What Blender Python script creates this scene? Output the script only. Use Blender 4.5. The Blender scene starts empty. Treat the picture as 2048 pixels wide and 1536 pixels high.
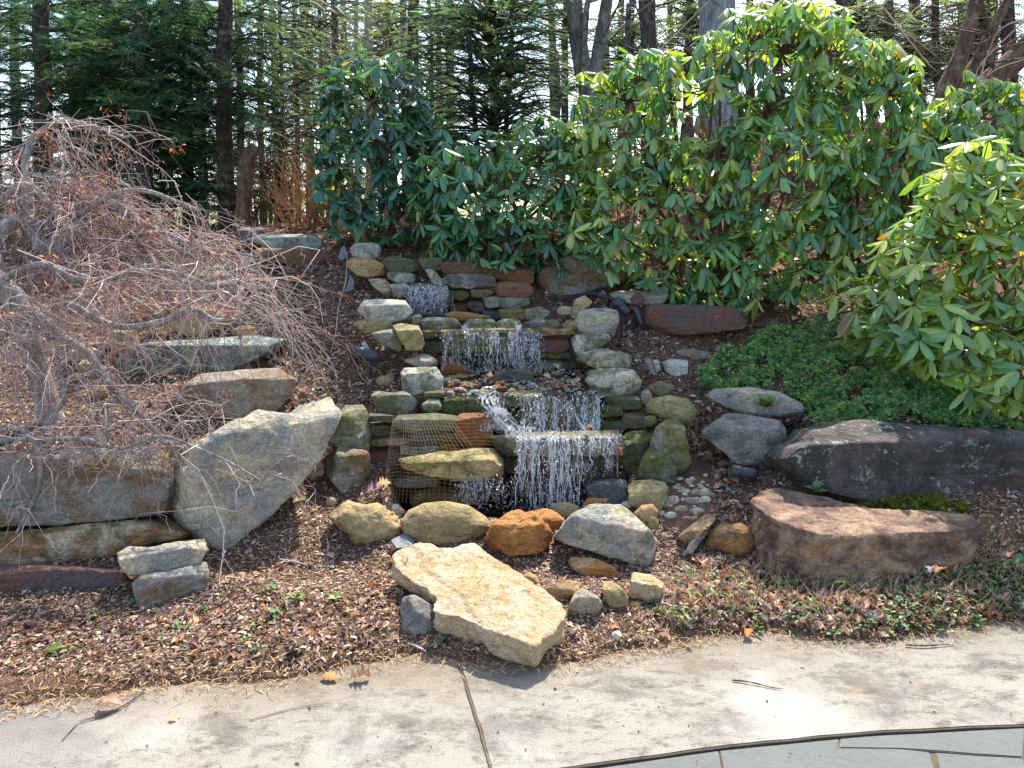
import bpy, bmesh, math, random
import numpy as np
from mathutils import Matrix, Vector
random.seed(7)
RNG = np.random.default_rng(11)
sc = bpy.context.scene
COL = sc.collection

# ------------------------------------------------------------------ camera, sky, sun, exposure
CAM_H, PITCH, FPX = 1.7, math.radians(12.0), 1480.0
cam_d = bpy.data.cameras.new('camera'); cam = bpy.data.objects.new('camera', cam_d); COL.objects.link(cam)
cam.location = (0, 0, CAM_H); cam.rotation_euler = (math.radians(90) - PITCH, 0, 0)
cam_d.sensor_width = 36; cam_d.lens = FPX / 2048 * 36; cam_d.clip_end = 500; cam_d.clip_start = .05
sc.camera = cam
SUN_EL, SUN_AZ = math.radians(52), math.radians(20)      # azimuth from +Y (away from camera) towards +X
world = bpy.data.worlds.new('World'); sc.world = world; world.use_nodes = True
wn = world.node_tree; bg = wn.nodes['Background']
sky = wn.nodes.new('ShaderNodeTexSky'); sky.sky_type = 'NISHITA'; sky.sun_disc = False
sky.sun_elevation = SUN_EL; sky.sun_rotation = SUN_AZ; sky.air_density = 1.0; sky.dust_density = 1.6; sky.ozone_density = 1.0
wn.links.new(sky.outputs[0], bg.inputs[0]); bg.inputs[1].default_value = .15
sun_d = bpy.data.lights.new('sun', 'SUN'); sun = bpy.data.objects.new('sun', sun_d); COL.objects.link(sun)
sun_d.energy = 3.3; sun_d.angle = math.radians(.53); sun_d.color = (1, .95, .86)
sd = Vector((math.sin(SUN_AZ) * math.cos(SUN_EL), math.cos(SUN_AZ) * math.cos(SUN_EL), math.sin(SUN_EL)))
sun.rotation_euler = sd.to_track_quat('Z', 'Y').to_euler(); sun.location = sd * 30
vs = sc.view_settings; vs.view_transform = 'Standard'; vs.look = 'None'; vs.gamma = 1; vs.use_curve_mapping = False
vs.exposure = 1.52
sc.render.engine = 'CYCLES'
sc.cycles.max_bounces = 8; sc.cycles.transparent_max_bounces = 12; sc.cycles.diffuse_bounces = 3
sc.cycles.glossy_bounces = 3; sc.cycles.transmission_bounces = 6; sc.cycles.caustics_reflective = False; sc.cycles.caustics_refractive = False

# ------------------------------------------------------------------ projection helpers
FWD = np.array([0, math.cos(PITCH), -math.sin(PITCH)]); UPV = np.array([0, math.sin(PITCH), math.cos(PITCH)]); RT = np.array([1., 0, 0])
EYE = np.array([0, 0, CAM_H])
def ray(u, v):
    return FWD + RT * ((u - 1024) / FPX) + UPV * ((768 - v) / FPX)
def P(u, v, Y):                       # world point seen at photo pixel (u,v) at distance Y
    d = ray(u, v); return EYE + d * (Y / d[1])
def Pz(u, v, z):                      # same, at height z
    d = ray(u, v); return EYE + d * ((z - CAM_H) / d[2])

# ------------------------------------------------------------------ numpy noise
_perm = np.random.default_rng(5).permutation(4096).astype(np.int64)
_grad = np.random.default_rng(6).normal(size=(4096, 3)); _grad /= np.linalg.norm(_grad, axis=1)[:, None]
def noise(p):
    p = np.asarray(p, float); i = np.floor(p).astype(np.int64); f = p - i
    w = f * f * f * (f * (f * 6 - 15) + 10); out = 0
    for dx in (0, 1):
        for dy in (0, 1):
            for dz in (0, 1):
                h = _perm[(_perm[(_perm[(i[:, 0] + dx) & 4095] + i[:, 1] + dy) & 4095] + i[:, 2] + dz) & 4095]
                g = _grad[h]; dd = f - np.array([dx, dy, dz])
                wt = (w[:, 0] if dx else 1 - w[:, 0]) * (w[:, 1] if dy else 1 - w[:, 1]) * (w[:, 2] if dz else 1 - w[:, 2])
                out = out + wt * (g * dd).sum(1)
    return out * 1.6
def fbm(p, oc=4, s=1.0):
    p = np.asarray(p, float) * s; a, t = 1.0, 0
    for k in range(oc):
        t = t + a * noise(p * 2 ** k + 17.3 * k); a *= .5
    return t

# ------------------------------------------------------------------ object helpers
def mk(name, V, F, mat=None, parent=None, smooth=True, tint=None, loc=None):
    V = np.asarray(V, np.float32); F = np.asarray(F, np.int32)
    me = bpy.data.meshes.new(name)
    me.vertices.add(len(V)); me.vertices.foreach_set('co', V.ravel())
    n, k = F.shape
    me.loops.add(n * k); me.loops.foreach_set('vertex_index', F.ravel())
    me.polygons.add(n); me.polygons.foreach_set('loop_start', np.arange(0, n * k, k, dtype=np.int32))
    me.polygons.foreach_set('loop_total', np.full(n, k, np.int32))
    if smooth: me.polygons.foreach_set('use_smooth', np.ones(n, bool))
    if tint is not None:
        tint = np.asarray(tint, np.float32)
        if tint.shape[1] == 3: tint = np.c_[tint, np.ones(len(tint), np.float32)]
        at = me.color_attributes.new('tint', 'FLOAT_COLOR', 'POINT'); at.data.foreach_set('color', tint.ravel())
    me.update(); me.validate(verbose=False) if False else None
    if mat: me.materials.append(mat)
    o = bpy.data.objects.new(name, me); COL.objects.link(o)
    if parent: o.parent = parent
    if loc is not None: o.location = loc
    return o
def tag(o, label=None, cat=None, group=None, kind=None):
    if label: o['label'] = label
    if cat: o['category'] = cat
    if group: o['group'] = group
    if kind: o['kind'] = kind
    return o
def empty(name, loc=(0, 0, 0)):
    o = bpy.data.objects.new(name, None); o.location = loc; o.empty_display_size = .1; COL.objects.link(o); return o
def tubes(Pt, R, sides=5):
    """Pt (B,N,3), R (B,N) -> V,F quads"""
    Pt = np.asarray(Pt, float); R = np.asarray(R, float); B, N, _ = Pt.shape
    T = np.gradient(Pt, axis=1); T /= np.linalg.norm(T, axis=2, keepdims=True) + 1e-9
    ref = np.zeros_like(T); ref[..., 0] = .31; ref[..., 1] = .95; ref[..., 2] = .05
    A = np.cross(T, ref); A /= np.linalg.norm(A, axis=2, keepdims=True) + 1e-9
    Bn = np.cross(T, A)
    th = np.arange(sides) / sides * 2 * np.pi
    V = Pt[:, :, None] + R[:, :, None, None] * (np.cos(th)[None, None, :, None] * A[:, :, None] + np.sin(th)[None, None, :, None] * Bn[:, :, None])
    idx = np.arange(B * N * sides).reshape(B, N, sides); nx = np.roll(idx, -1, axis=2)
    F = np.stack([idx[:, :-1], nx[:, :-1], nx[:, 1:], idx[:, 1:]], -1).reshape(-1, 4)
    return V.reshape(-1, 3), F
def join(parts):
    Vs, Fs, Ts, n = [], [], [], 0
    for t in parts:
        V, F = t[0], t[1]; Vs.append(V); Fs.append(np.asarray(F) + n); n += len(V)
        if len(t) > 2: Ts.append(t[2])
    return np.concatenate(Vs), np.concatenate(Fs), (np.concatenate(Ts) if Ts else None)
def tri2quad(F):
    return np.c_[F, F[:, 2]]
def curve_pts(pts, n):
    """Catmull-Rom through pts (k,3+) resampled to n"""
    p = np.asarray(pts, float); p = np.vstack([2 * p[0] - p[1], p, 2 * p[-1] - p[-2]])
    m = len(p) - 3; t = np.linspace(0, m - 1e-6, n); i = t.astype(int); f = (t - i)[:, None]
    a, b, c, d = p[i], p[i + 1], p[i + 2], p[i + 3]
    return .5 * (2 * b + (c - a) * f + (2 * a - 5 * b + 4 * c - d) * f * f + (3 * b - 3 * c + d - a) * f ** 3)
def rotmats(ax, up):
    """x axis = ax, z axis ~ up ; returns (B,3,3) columns x,y,z"""
    x = ax / (np.linalg.norm(ax, axis=1, keepdims=True) + 1e-9)
    y = np.cross(up, x); y /= np.linalg.norm(y, axis=1, keepdims=True) + 1e-9
    z = np.cross(x, y); return np.stack([x, y, z], -1)
def scatter(T, F, M, pos, scale, tint=None):
    """place template T at many spots. scale (B,) or (B,3)"""
    scale = np.asarray(scale, float)
    if scale.ndim == 1: scale = scale[:, None]
    V = np.einsum('bij,bkj->bki', M, T[None] * scale[:, None]) + pos[:, None]
    B, k = len(pos), len(T)
    FF = (F[None] + (np.arange(B) * k)[:, None, None]).reshape(-1, F.shape[1])
    tt = None if tint is None else np.repeat(tint, k, axis=0)
    return V.reshape(-1, 3), FF, tt

# ------------------------------------------------------------------ node materials
def lin(r, g, b, k=1.0):
    f = lambda c: ((c / 255 + .055) / 1.055) ** 2.4 if c > 10 else c / 255 / 12.92
    return (f(r) * k, f(g) * k, f(b) * k)
class NT:
    def __init__(s, name):
        s.m = bpy.data.materials.new(name); s.m.use_nodes = True; s.t = s.m.node_tree; s.n = s.t.nodes
        s.b = s.n['Principled BSDF']; s.out = s.n['Material Output']
    def add(s, ty, **kw):
        nd = s.n.new(ty)
        for k, v in kw.items(): setattr(nd, k, v)
        return nd
    def link(s, a, b): s.t.links.new(a, b)
    def setv(s, sock, v):
        if hasattr(v, 'is_linked') or isinstance(v, bpy.types.NodeSocket): s.link(v, sock)
        elif isinstance(v, (tuple, list)) and len(v) == 3 and sock.type == 'RGBA': sock.default_value = (*v, 1)
        else: sock.default_value = v
    def coord(s, which='Object'): return s.add('ShaderNodeTexCoord').outputs[which]
    def noise(s, vec, scale, detail=4, rough=.6, dist=0.):
        nd = s.add('ShaderNodeTexNoise'); s.setv(nd.inputs['Vector'], vec); nd.inputs['Scale'].default_value = scale
        nd.inputs['Detail'].default_value = detail; nd.inputs['Roughness'].default_value = rough; nd.inputs['Distortion'].default_value = dist
        return nd.outputs['Fac']
    def vor(s, vec, scale, feature='F1', out='Distance', rnd=1.0):
        nd = s.add('ShaderNodeTexVoronoi', feature=feature); s.setv(nd.inputs['Vector'], vec); nd.inputs['Scale'].default_value = scale
        nd.inputs['Randomness'].default_value = rnd
        return nd.outputs[out]
    def ramp(s, fac, a, b, c0=0., c1=1.):
        nd = s.add('ShaderNodeMapRange', interpolation_type='SMOOTHSTEP'); s.setv(nd.inputs[0], fac)
        for i, v in enumerate((a, b, c0, c1)): s.setv(nd.inputs[i + 1], v)
        return nd.outputs[0]
    def math(s, op, a, b=0., clamp=False):
        nd = s.add('ShaderNodeMath', operation=op, use_clamp=clamp); s.setv(nd.inputs[0], a); s.setv(nd.inputs[1], b); return nd.outputs[0]
    def mix(s, fac, a, b, blend='MIX'):
        nd = s.add('ShaderNodeMix', data_type='RGBA', blend_type=blend); s.setv(nd.inputs[0], fac); s.setv(nd.inputs[6], a); s.setv(nd.inputs[7], b); return nd.outputs[2]
    def attr(s, name, ty='GEOMETRY', out='Color'):
        nd = s.add('ShaderNodeAttribute', attribute_name=name, attribute_type=ty); return nd.outputs[out]
    def vmul(s, vec, v):
        nd = s.add('ShaderNodeVectorMath', operation='MULTIPLY'); s.setv(nd.inputs[0], vec); nd.inputs[1].default_value = v; return nd.outputs[0]
    def vadd(s, vec, v):
        nd = s.add('ShaderNodeVectorMath', operation='ADD'); s.setv(nd.inputs[0], vec); s.setv(nd.inputs[1], v); return nd.outputs[0]
    def bump(s, h, dist=.01, strength=1., normal=None):
        nd = s.add('ShaderNodeBump'); s.setv(nd.inputs['Height'], h); nd.inputs['Distance'].default_value = dist; nd.inputs['Strength'].default_value = strength
        if normal: s.link(normal, nd.inputs['Normal'])
        return nd.outputs[0]

def rock_material():
    n = NT('weathered_sandstone'); co = n.coord()
    seed = n.attr('seed', 'OBJECT', 'Fac')
    cb = n.add('ShaderNodeCombineXYZ'); n.setv(cb.inputs[0], seed); n.setv(cb.inputs[1], n.math('MULTIPLY', seed, 1.7)); n.setv(cb.inputs[2], n.math('MULTIPLY', seed, .6))
    v = n.vadd(co, cb.outputs[0])
    A, B = n.attr('col_a', 'OBJECT'), n.attr('col_b', 'OBJECT')
    strata = n.vmul(v, (1, 1, 3.2))
    c = n.mix(n.ramp(n.noise(v, 5, 5, .62, .6), .40, .62), A, B)
    c = n.mix(n.math('MULTIPLY', n.ramp(n.noise(strata, 14, 5, .7, .3), .44, .72), .5), c, B)
    iron = n.ramp(n.noise(n.vadd(v, (3.3, 1, 2)), 7, 4, .6, 1.2), .56, .72)
    c = n.mix(n.math('MULTIPLY', iron, n.attr('iron', 'OBJECT', 'Fac')), c, lin(166, 118, 70))
    # grey weathering film
    c = n.mix(n.math('MULTIPLY', n.ramp(n.noise(v, 22, 6, .72, .8), .50, .70), .38), c, lin(92, 88, 80))
    # light grain and dark specks
    g = n.noise(v, 160, 4, .75)
    c = n.mix(1.0, c, n.add('ShaderNodeCombineColor').outputs[0], 'MIX') if False else c
    hs = n.add('ShaderNodeHueSaturation'); n.setv(hs.inputs['Color'], c); n.setv(hs.inputs['Value'], n.math('MULTIPLY', n.ramp(g, .22, .78, .58, 1.45), n.ramp(n.noise(n.vadd(v, (5, 5, 5)), 45, 5, .8), .32, .68, .72, 1.22))); c = hs.outputs[0]
    pits = n.math('MULTIPLY', n.ramp(n.vor(v, 75), .04, .17, 1, 0), n.ramp(n.noise(v, 9, 3), .52, .64))
    c = n.mix(n.math('MULTIPLY', pits, .75), c, lin(60, 48, 36))
    crack = n.math('MULTIPLY', n.ramp(n.vor(n.vadd(n.vmul(v, (1, 1, 2.0)), cb.outputs[0]), 4.2, 'DISTANCE_TO_EDGE'), .0, .010, 1, 0), n.ramp(n.noise(v, 4.5, 3), .58, .64))
    c = n.mix(n.math('MULTIPLY', crack, .45), c, lin(58, 50, 42))
    # lichen
    lf = n.attr('lichen', 'OBJECT', 'Fac')
    lm = n.ramp(n.math('ADD', n.noise(v, 11, 6, .78, .5), n.math('MULTIPLY', lf, .26)), .62, .70)
    lspk = n.ramp(n.vor(v, 34), .22, .16, 0, 1)
    lm = n.math('MULTIPLY', n.math('MAXIMUM', lm, n.math('MULTIPLY', lspk, n.ramp(n.noise(v, 7, 3), .54, .6))), n.ramp(lf, 0, .25))
    c = n.mix(lm, c, n.mix(n.noise(v, 60, 3), lin(128, 142, 126), lin(186, 192, 168)))
    # moss / algae : from the facing and noise
    geo = n.add('ShaderNodeNewGeometry'); sep = n.add('ShaderNodeSeparateXYZ'); n.link(geo.outputs['Normal'], sep.inputs[0])
    mf = n.attr('moss', 'OBJECT', 'Fac')
    mm = n.math('ADD', n.noise(n.vadd(v, (9, 4, 1)), 9, 6, .7, .4), n.math('MULTIPLY', mf, .30)); mm = n.math('ADD', mm, n.math('MULTIPLY', sep.outputs[2], .05))
    mm = n.math('MULTIPLY', n.ramp(mm, .60, .76), n.ramp(mf, 0, .15))
    mcol = n.mix(n.ramp(n.noise(v, 30, 4), .35, .65), lin(62, 74, 38), lin(118, 116, 56))
    c = n.mix(n.math('MULTIPLY', mm, .85), c, mcol)
    wet = n.attr('wet', 'OBJECT', 'Fac')
    hs2 = n.add('ShaderNodeHueSaturation'); n.setv(hs2.inputs['Color'], c); n.setv(hs2.inputs['Value'], n.ramp(wet, 0, 1, 1, .52)); n.setv(hs2.inputs['Saturation'], n.ramp(wet, 0, 1, 1.05, 1.3))
    n.setv(n.b.inputs['Base Color'], hs2.outputs[0])
    n.setv(n.b.inputs['Roughness'], n.ramp(wet, 0, 1, .86, .22)); n.b.inputs['Specular IOR Level'].default_value = .4
    h = n.math('ADD', n.math('MULTIPLY', n.noise(v, 26, 6, .68), 1.0), n.math('MULTIPLY', n.noise(strata, 11, 4, .6, .5), 1.1))
    h = n.math('ADD', h, n.math('MULTIPLY', g, .26)); h = n.math('SUBTRACT', h, n.math('MULTIPLY', crack, .55)); h = n.math('SUBTRACT', h, n.math('MULTIPLY', pits, .35))
    h = n.math('ADD', h, n.math('MULTIPLY', n.math('MULTIPLY', mm, n.noise(v, 90, 3)), .5))
    n.link(n.bump(h, .026, n_strength), n.b.inputs['Normal'])
    return n.m
n_strength = .9
ROCK = rock_material()

def tint_mat(name, rough=.8, trans=0., bumpy=0., spec=.3, back=(2.6, 2.1, .40)):
    n = NT(name); c = n.attr('tint'); n.setv(n.b.inputs['Base Color'], c); n.b.inputs['Roughness'].default_value = rough; n.b.inputs['Specular IOR Level'].default_value = spec
    if bumpy:
        n.link(n.bump(n.noise(n.coord(), 60, 4), bumpy), n.b.inputs['Normal'])
    if trans:
        tr = n.add('ShaderNodeBsdfTranslucent'); tc = n.mix(1.0, c, back, 'MULTIPLY'); n.link(tc, tr.inputs[0])
        mx = n.add('ShaderNodeMixShader'); mx.inputs[0].default_value = trans
        n.link(n.b.outputs[0], mx.inputs[1]); n.link(tr.outputs[0], mx.inputs[2]); n.link(mx.outputs[0], n.out.inputs[0])
    return n.m
# ------------------------------------------------------------------ terrain
EDGE_PX = [(-500, 1500), (0, 1418), (100, 1408), (200, 1398), (300, 1378), (420, 1366), (520, 1366), (620, 1350), (700, 1332), (780, 1322), (830, 1312), (900, 1322), (1000, 1335), (1100, 1330), (1190, 1322), (1260, 1308), (1330, 1290), (1450, 1268), (1550, 1265), (1640, 1282), (1750, 1288), (1850, 1266), (1950, 1252), (2048, 1240), (2400, 1215)]
_ew = np.array([Pz(u, v, 0) for u, v in EDGE_PX])
def edge_y(x): return np.interp(x, _ew[:, 0], _ew[:, 1])
GP = [  # (u, v, Y) ground seen in the photograph
 (850, 1130, 3.42), (1200, 1140, 3.42), (500, 1150, 3.38), (620, 1000, 3.95), (1440, 1130, 3.45), (1340, 1000, 3.98), (1400, 960, 4.12), (1700, 1165, 3.25), (1990, 1130, 3.2), (350, 1230, 3.06), (80, 1230, 3.06), (-200, 1230, 3.1), (2200, 1130, 3.2),
 (1500, 900, 4.45), (1400, 750, 5.15), (1300, 680, 5.5), (1250, 600, 6.0), (1080, 600, 6.05), (1560, 860, 4.6),
 (600, 945, 4.2), (640, 800, 4.75), (700, 760, 4.95), (640, 620, 5.75), (600, 520, 6.5), (560, 478, 7.0), (690, 480, 6.9),
 (300, 880, 4.15), (0, 880, 4.1), (-300, 880, 4.1), (100, 830, 4.5), (560, 800, 4.7), (300, 660, 5.4), (0, 660, 5.4), (-300, 650, 5.4), (350, 520, 6.5), (0, 520, 6.5), (-400, 520, 6.5),
 (1900, 850, 4.25), (2200, 850, 4.2), (1650, 850, 4.35), (1450, 800, 4.9), (1600, 640, 5.6), (1800, 640, 5.6), (2100, 640, 5.6), (2500, 640, 5.6), (1500, 540, 6.5), (1800, 520, 6.8), (2200, 500, 6.8), (1100, 500, 6.8), (850, 490, 6.8)]
_gw = [P(*g) for g in GP]
for x in (-9, -6, -3, 0, 3, 6, 9):
    for y, zl, zr in ((9, 1.62, 2.05), (12, 1.0, 2.75), (18, -.6, 4.0), (26, -2.5, 5.2), (36, -4.5, 5.8)):
        t = min(1, max(0, (x * 9 / y + .5) / 3)); _gw.append(np.array([x * (1 if y < 20 else y / 16), y, zl + (zr - zl) * t]))
_gw = np.array(_gw)
def _tps(r2): return np.where(r2 > 0, .5 * r2 * np.log(np.maximum(r2, 1e-12)), 0)
def _fit():
    X = _gw[:, :2]; n = len(X); K = _tps(((X[:, None] - X[None]) ** 2).sum(-1)) + np.eye(n) * .02
    Q = np.c_[np.ones(n), X]; A = np.block([[K, Q], [Q.T, np.zeros((3, 3))]])
    return np.linalg.solve(A, np.r_[_gw[:, 2], 0, 0, 0])
_w = _fit()
def _sm(t): t = np.clip(t, 0, 1); return t * t * (3 - 2 * t)
CH_Y = [3.6, 3.9, 4.28, 4.36, 4.62, 4.70, 5.12, 5.2, 5.50, 5.60, 6.3]
CH_Z = [.10, .0, .0, .30, .36, .60, .62, .90, .92, 1.10, 1.30]
CH_L = [-.55, -.62, -.70, -.72, -.80, -.78, -.62, -.60, -.62, -.70, -.75]
CH_R = [.45, .52, .70, .78, .85, .72, .60, .52, .40, .30, .2]
def ground(x, y, fine=True):
    x = np.atleast_1d(np.asarray(x, float)); y = np.atleast_1d(np.asarray(y, float))
    z = np.empty(len(x))
    for s in range(0, len(x), 20000):
        e = slice(s, s + 20000); D = _tps((x[e, None] - _gw[None, :, 0]) ** 2 + (y[e, None] - _gw[None, :, 1]) ** 2)
        z[e] = D @ _w[:-3] + _w[-3] + _w[-2] * x[e] + _w[-1] * y[e]
    # foreground bed rises from the patio edge
    ey = edge_y(x); t = y - ey
    near = np.maximum(.012 + .03 * _sm(t / .15) + .13 * np.clip(t, 0, 3), 0)
    k = _sm((y - 3.0) / .45); z = near * (1 - k) + z * k
    p3 = np.c_[x, y, 0 * x]
    if fine:
        amp = _sm(t / .3)
        z = z + amp * (.018 * noise(p3 * 3.1) + .012 * noise(p3 * 9) + .006 * noise(p3 * 27))
        far = _sm((y - 7.5) / 4); z = z + far * .12 * noise(p3 * .7)
    # the terraces: low in front of the boulder walls
    capl = np.interp(y, [3.0, 3.45, 3.6, 3.75, 3.9], [.05, .12, .24, .42, 9]); ml = _sm((-1.12 - x) / .2)
    capr = np.interp(y, [3.0, 3.4, 3.5, 3.62, 3.8, 3.95], [.07, .13, .27, .31, .42, 9]) + .17 * np.exp(-((x - 1.12) / .20) ** 2 - ((y - 3.36) / .22) ** 2); mr = _sm((x - 1.12) / .25)
    z = np.where(ml > 0, np.minimum(z, z * (1 - ml) + np.minimum(z, capl) * ml), z); z = np.where(mr > 0, np.minimum(z, z * (1 - mr) + np.minimum(z, capr) * mr), z)
    # stream bed
    cz, cl, cr = np.interp(y, CH_Y, CH_Z), np.interp(y, CH_Y, CH_L), np.interp(y, CH_Y, CH_R)
    m = _sm((x - cl + .06) / .12) * _sm((cr + .06 - x) / .12) * _sm((y - 3.80) / .1) * _sm((6.1 - y) / .2)
    z = z * (1 - m) + np.minimum(z, cz - .03) * m
    # no mulch above the patio
    sh = t + .035 * noise(p3 * 6) + .018 * noise(p3 * 21)
    z = np.where(sh < 0.03, np.minimum(z, -.09 + .10 * _sm((sh + .09) / .12)), z)
    return z
def hit(u, v, y0=2.2, y1=12.0):
    ys = np.linspace(y0, y1, 400); d = ray(u, v); k = ys / d[1]
    zr = CAM_H + d[2] * k; zg = ground(d[0] * k, ys, False); i = np.argmax(zr < zg)
    if not (zr < zg).any(): return y1
    return ys[i]
def build_ground():
    xs = np.concatenate([-np.geomspace(3.6, 60, 60)[::-1], np.arange(-3.575, 3.6, .03), np.geomspace(3.6, 60, 60)])
    ys = np.concatenate([[-6, -2, 1, 2], np.arange(2.2, 7.2, .03), np.geomspace(7.2, 90, 150)])
    X, Y = np.meshgrid(xs, ys); Z = ground(X.ravel(), Y.ravel()).reshape(X.shape)
    far = _sm((Y - 30) / 40); zc = np.clip(Z, -9, 6); Z = np.where(Y > 8, zc, Z)
    Z = np.where(Y < 2.3, -.08, Z)
    V = np.c_[X.ravel(), Y.ravel(), Z.ravel()]; nx = len(xs); idx = np.arange(len(V)).reshape(X.shape)
    F = np.stack([idx[:-1, :-1], idx[:-1, 1:], idx[1:, 1:], idx[1:, :-1]], -1).reshape(-1, 4)
    n = NT('bark_mulch_soil'); co = n.coord(); c = n.mix(n.ramp(n.noise(co, 30, 6, .7), .35, .65), lin(66, 48, 40), lin(118, 90, 74))
    c = n.mix(n.ramp(n.vor(n.vmul(co, (1, 1.6, 1)), 90, 'F1', 'Distance'), .2, .6, .0, .55), c, lin(140, 108, 84))
    sep = n.add('ShaderNodeSeparateXYZ'); n.link(co, sep.inputs[0])
    litter = n.mix(n.ramp(n.vor(co, 14, 'F1', 'Distance'), .1, .6), lin(150, 112, 80), lin(82, 60, 42))
    c = n.mix(n.ramp(sep.outputs[1], 6.3, 7.5), c, litter)
    # bare sandy clay beside the right wall
    dx = n.math('SUBTRACT', sep.outputs[0], 2.05); dy = n.math('SUBTRACT', sep.outputs[1], 3.55)
    dd = n.math('ADD', n.math('MULTIPLY', dx, dx), n.math('MULTIPLY', n.math('MULTIPLY', dy, dy), 1.5))
    c = n.mix(n.ramp(n.math('ADD', dd, n.math('MULTIPLY', n.noise(co, 8), .3)), .30, .50, 1, 0), c, n.mix(n.noise(co, 60, 5), lin(120, 84, 58), lin(160, 118, 84)))
    n.setv(n.b.inputs['Base Color'], c); n.b.inputs['Roughness'].default_value = .95; n.b.inputs['Specular IOR Level'].default_value = .15
    h = n.math('ADD', n.noise(co, 70, 5, .8), n.math('MULTIPLY', n.vor(co, 110), .8)); n.link(n.bump(h, .012), n.b.inputs['Normal'])
    tag(mk('ground', V, F, n.m), 'sloping garden bed of brown bark mulch around the rock waterfall', kind='structure')
build_ground()

# ------------------------------------------------------------------ patio : concrete slabs with a joint, slate paving beyond a curved edge
def concrete_mat():
    n = NT('stained_concrete'); co = n.coord()
    base = n.mix(n.noise(co, 2.3, 5, .6), lin(146, 139, 127), lin(178, 171, 158))
    st = n.noise(n.vadd(n.vmul(co, (1, 1.7, 1)), (3, 1, 0)), 2.6, 9, .74, .15)
    c = n.mix(n.ramp(st, .47, .62, 0, .75), base, lin(112, 106, 98))
    st2 = n.noise(n.vmul(co, (1.0, 2.2, 1)), 7.5, 8, .80, .2)
    c = n.mix(n.ramp(st2, .50, .63, 0, .65), c, lin(92, 82, 70))
    st4 = n.noise(n.vmul(co, (1.0, 1.5, 1)), 26, 6, .82, .1)
    c = n.mix(n.math('MULTIPLY', n.ramp(st4, .52, .7, 0, .5), n.ramp(st, .4, .6)), c, lin(80, 72, 60))
    st3 = n.noise(co, 5, 4, .6); c = n.mix(n.ramp(st3, .60, .74, 0, .4), c, lin(186, 146, 100))
    c = n.mix(n.ramp(n.noise(co, 1.4, 5, .6, .5), .52, .66, 0, .65), c, lin(190, 184, 172))
    # dirt along the planting bed
    sep = n.add('ShaderNodeSeparateXYZ'); n.link(co, sep.inputs[0])
    dn = n.math('ADD', n.math('SUBTRACT', sep.outputs[1], n.math('MULTIPLY', sep.outputs[0], .16)), n.math('MULTIPLY', n.noise(co, 3, 5), .45))
    c = n.mix(n.ramp(dn, 2.55, 2.98, 0, .75), c, lin(134, 118, 96))
    # soot-grey corner on the far left
    dl = n.math('ADD', sep.outputs[0], n.math('MULTIPLY', n.noise(co, 4, 6, .7), .9))
    c = n.mix(n.ramp(dl, -1.25, -.75, .75, 0), c, n.mix(n.noise(co, 12, 6, .8), lin(104, 98, 96), lin(168, 160, 152)))
    fine = n.noise(co, 170, 5, .85); hs = n.add('ShaderNodeHueSaturation'); n.setv(hs.inputs['Color'], c); n.setv(hs.inputs['Value'], n.ramp(fine, .30, .70, .62, 1.15))
    n.setv(n.b.inputs['Base Color'], hs.outputs[0]); n.b.inputs['Roughness'].default_value = .9; n.b.inputs['Specular IOR Level'].default_value = .2
    n.link(n.bump(n.math('ADD', n.noise(co, 120, 5, .75), n.math('MULTIPLY', n.noise(co, 9, 4), 1.2)), .006), n.b.inputs['Normal'])
    return n.m
def slate_mat():
    n = NT('grey_flagstone'); co = n.coord(); c = n.mix(n.noise(co, 3, 6, .65, .6), lin(86, 88, 84), lin(112, 114, 108))
    c = n.mix(n.ramp(n.noise(co, 16, 5, .7), .5, .7, 0, .5), c, lin(96, 98, 92)); n.setv(n.b.inputs['Base Color'], c); n.b.inputs['Roughness'].default_value = .8
    n.link(n.bump(n.noise(co, 40, 6, .7), .008), n.b.inputs['Normal']); return n.m
def prism(name, poly, z0, z1, mat, parent=None, bev=.004):
    bm = bmesh.new(); vs_ = [bm.verts.new((p[0], p[1], z1)) for p in poly]; f = bm.faces.new(vs_)
    if f.normal.z < 0: f.normal_flip()
    r = bmesh.ops.extrude_face_region(bm, geom=[f]); 
    for v in [g for g in r['geom'] if isinstance(g, bmesh.types.BMVert)]: v.co.z = z0
    bmesh.ops.recalc_face_normals(bm, faces=bm.faces)
    ed = [e for e in bm.edges if all(abs(v.co.z - z1) < 1e-5 for v in e.verts)]
    if bev: bmesh.ops.bevel(bm, geom=ed, offset=bev, segments=2, affect='EDGES')
    me = bpy.data.meshes.new(name); bm.to_mesh(me); bm.free(); me.materials.append(mat)
    o = bpy.data.objects.new(name, me); COL.objects.link(o)
    if parent: o.parent = parent
    return o
CONC, SLATE = concrete_mat(), slate_mat()
def wobble(pts, n, amp, seed):
    c = curve_pts(pts, n); c[:, :2] += amp * np.c_[noise(c * 9 + seed), noise(c * 9 + seed + 5)]; return c
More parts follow.
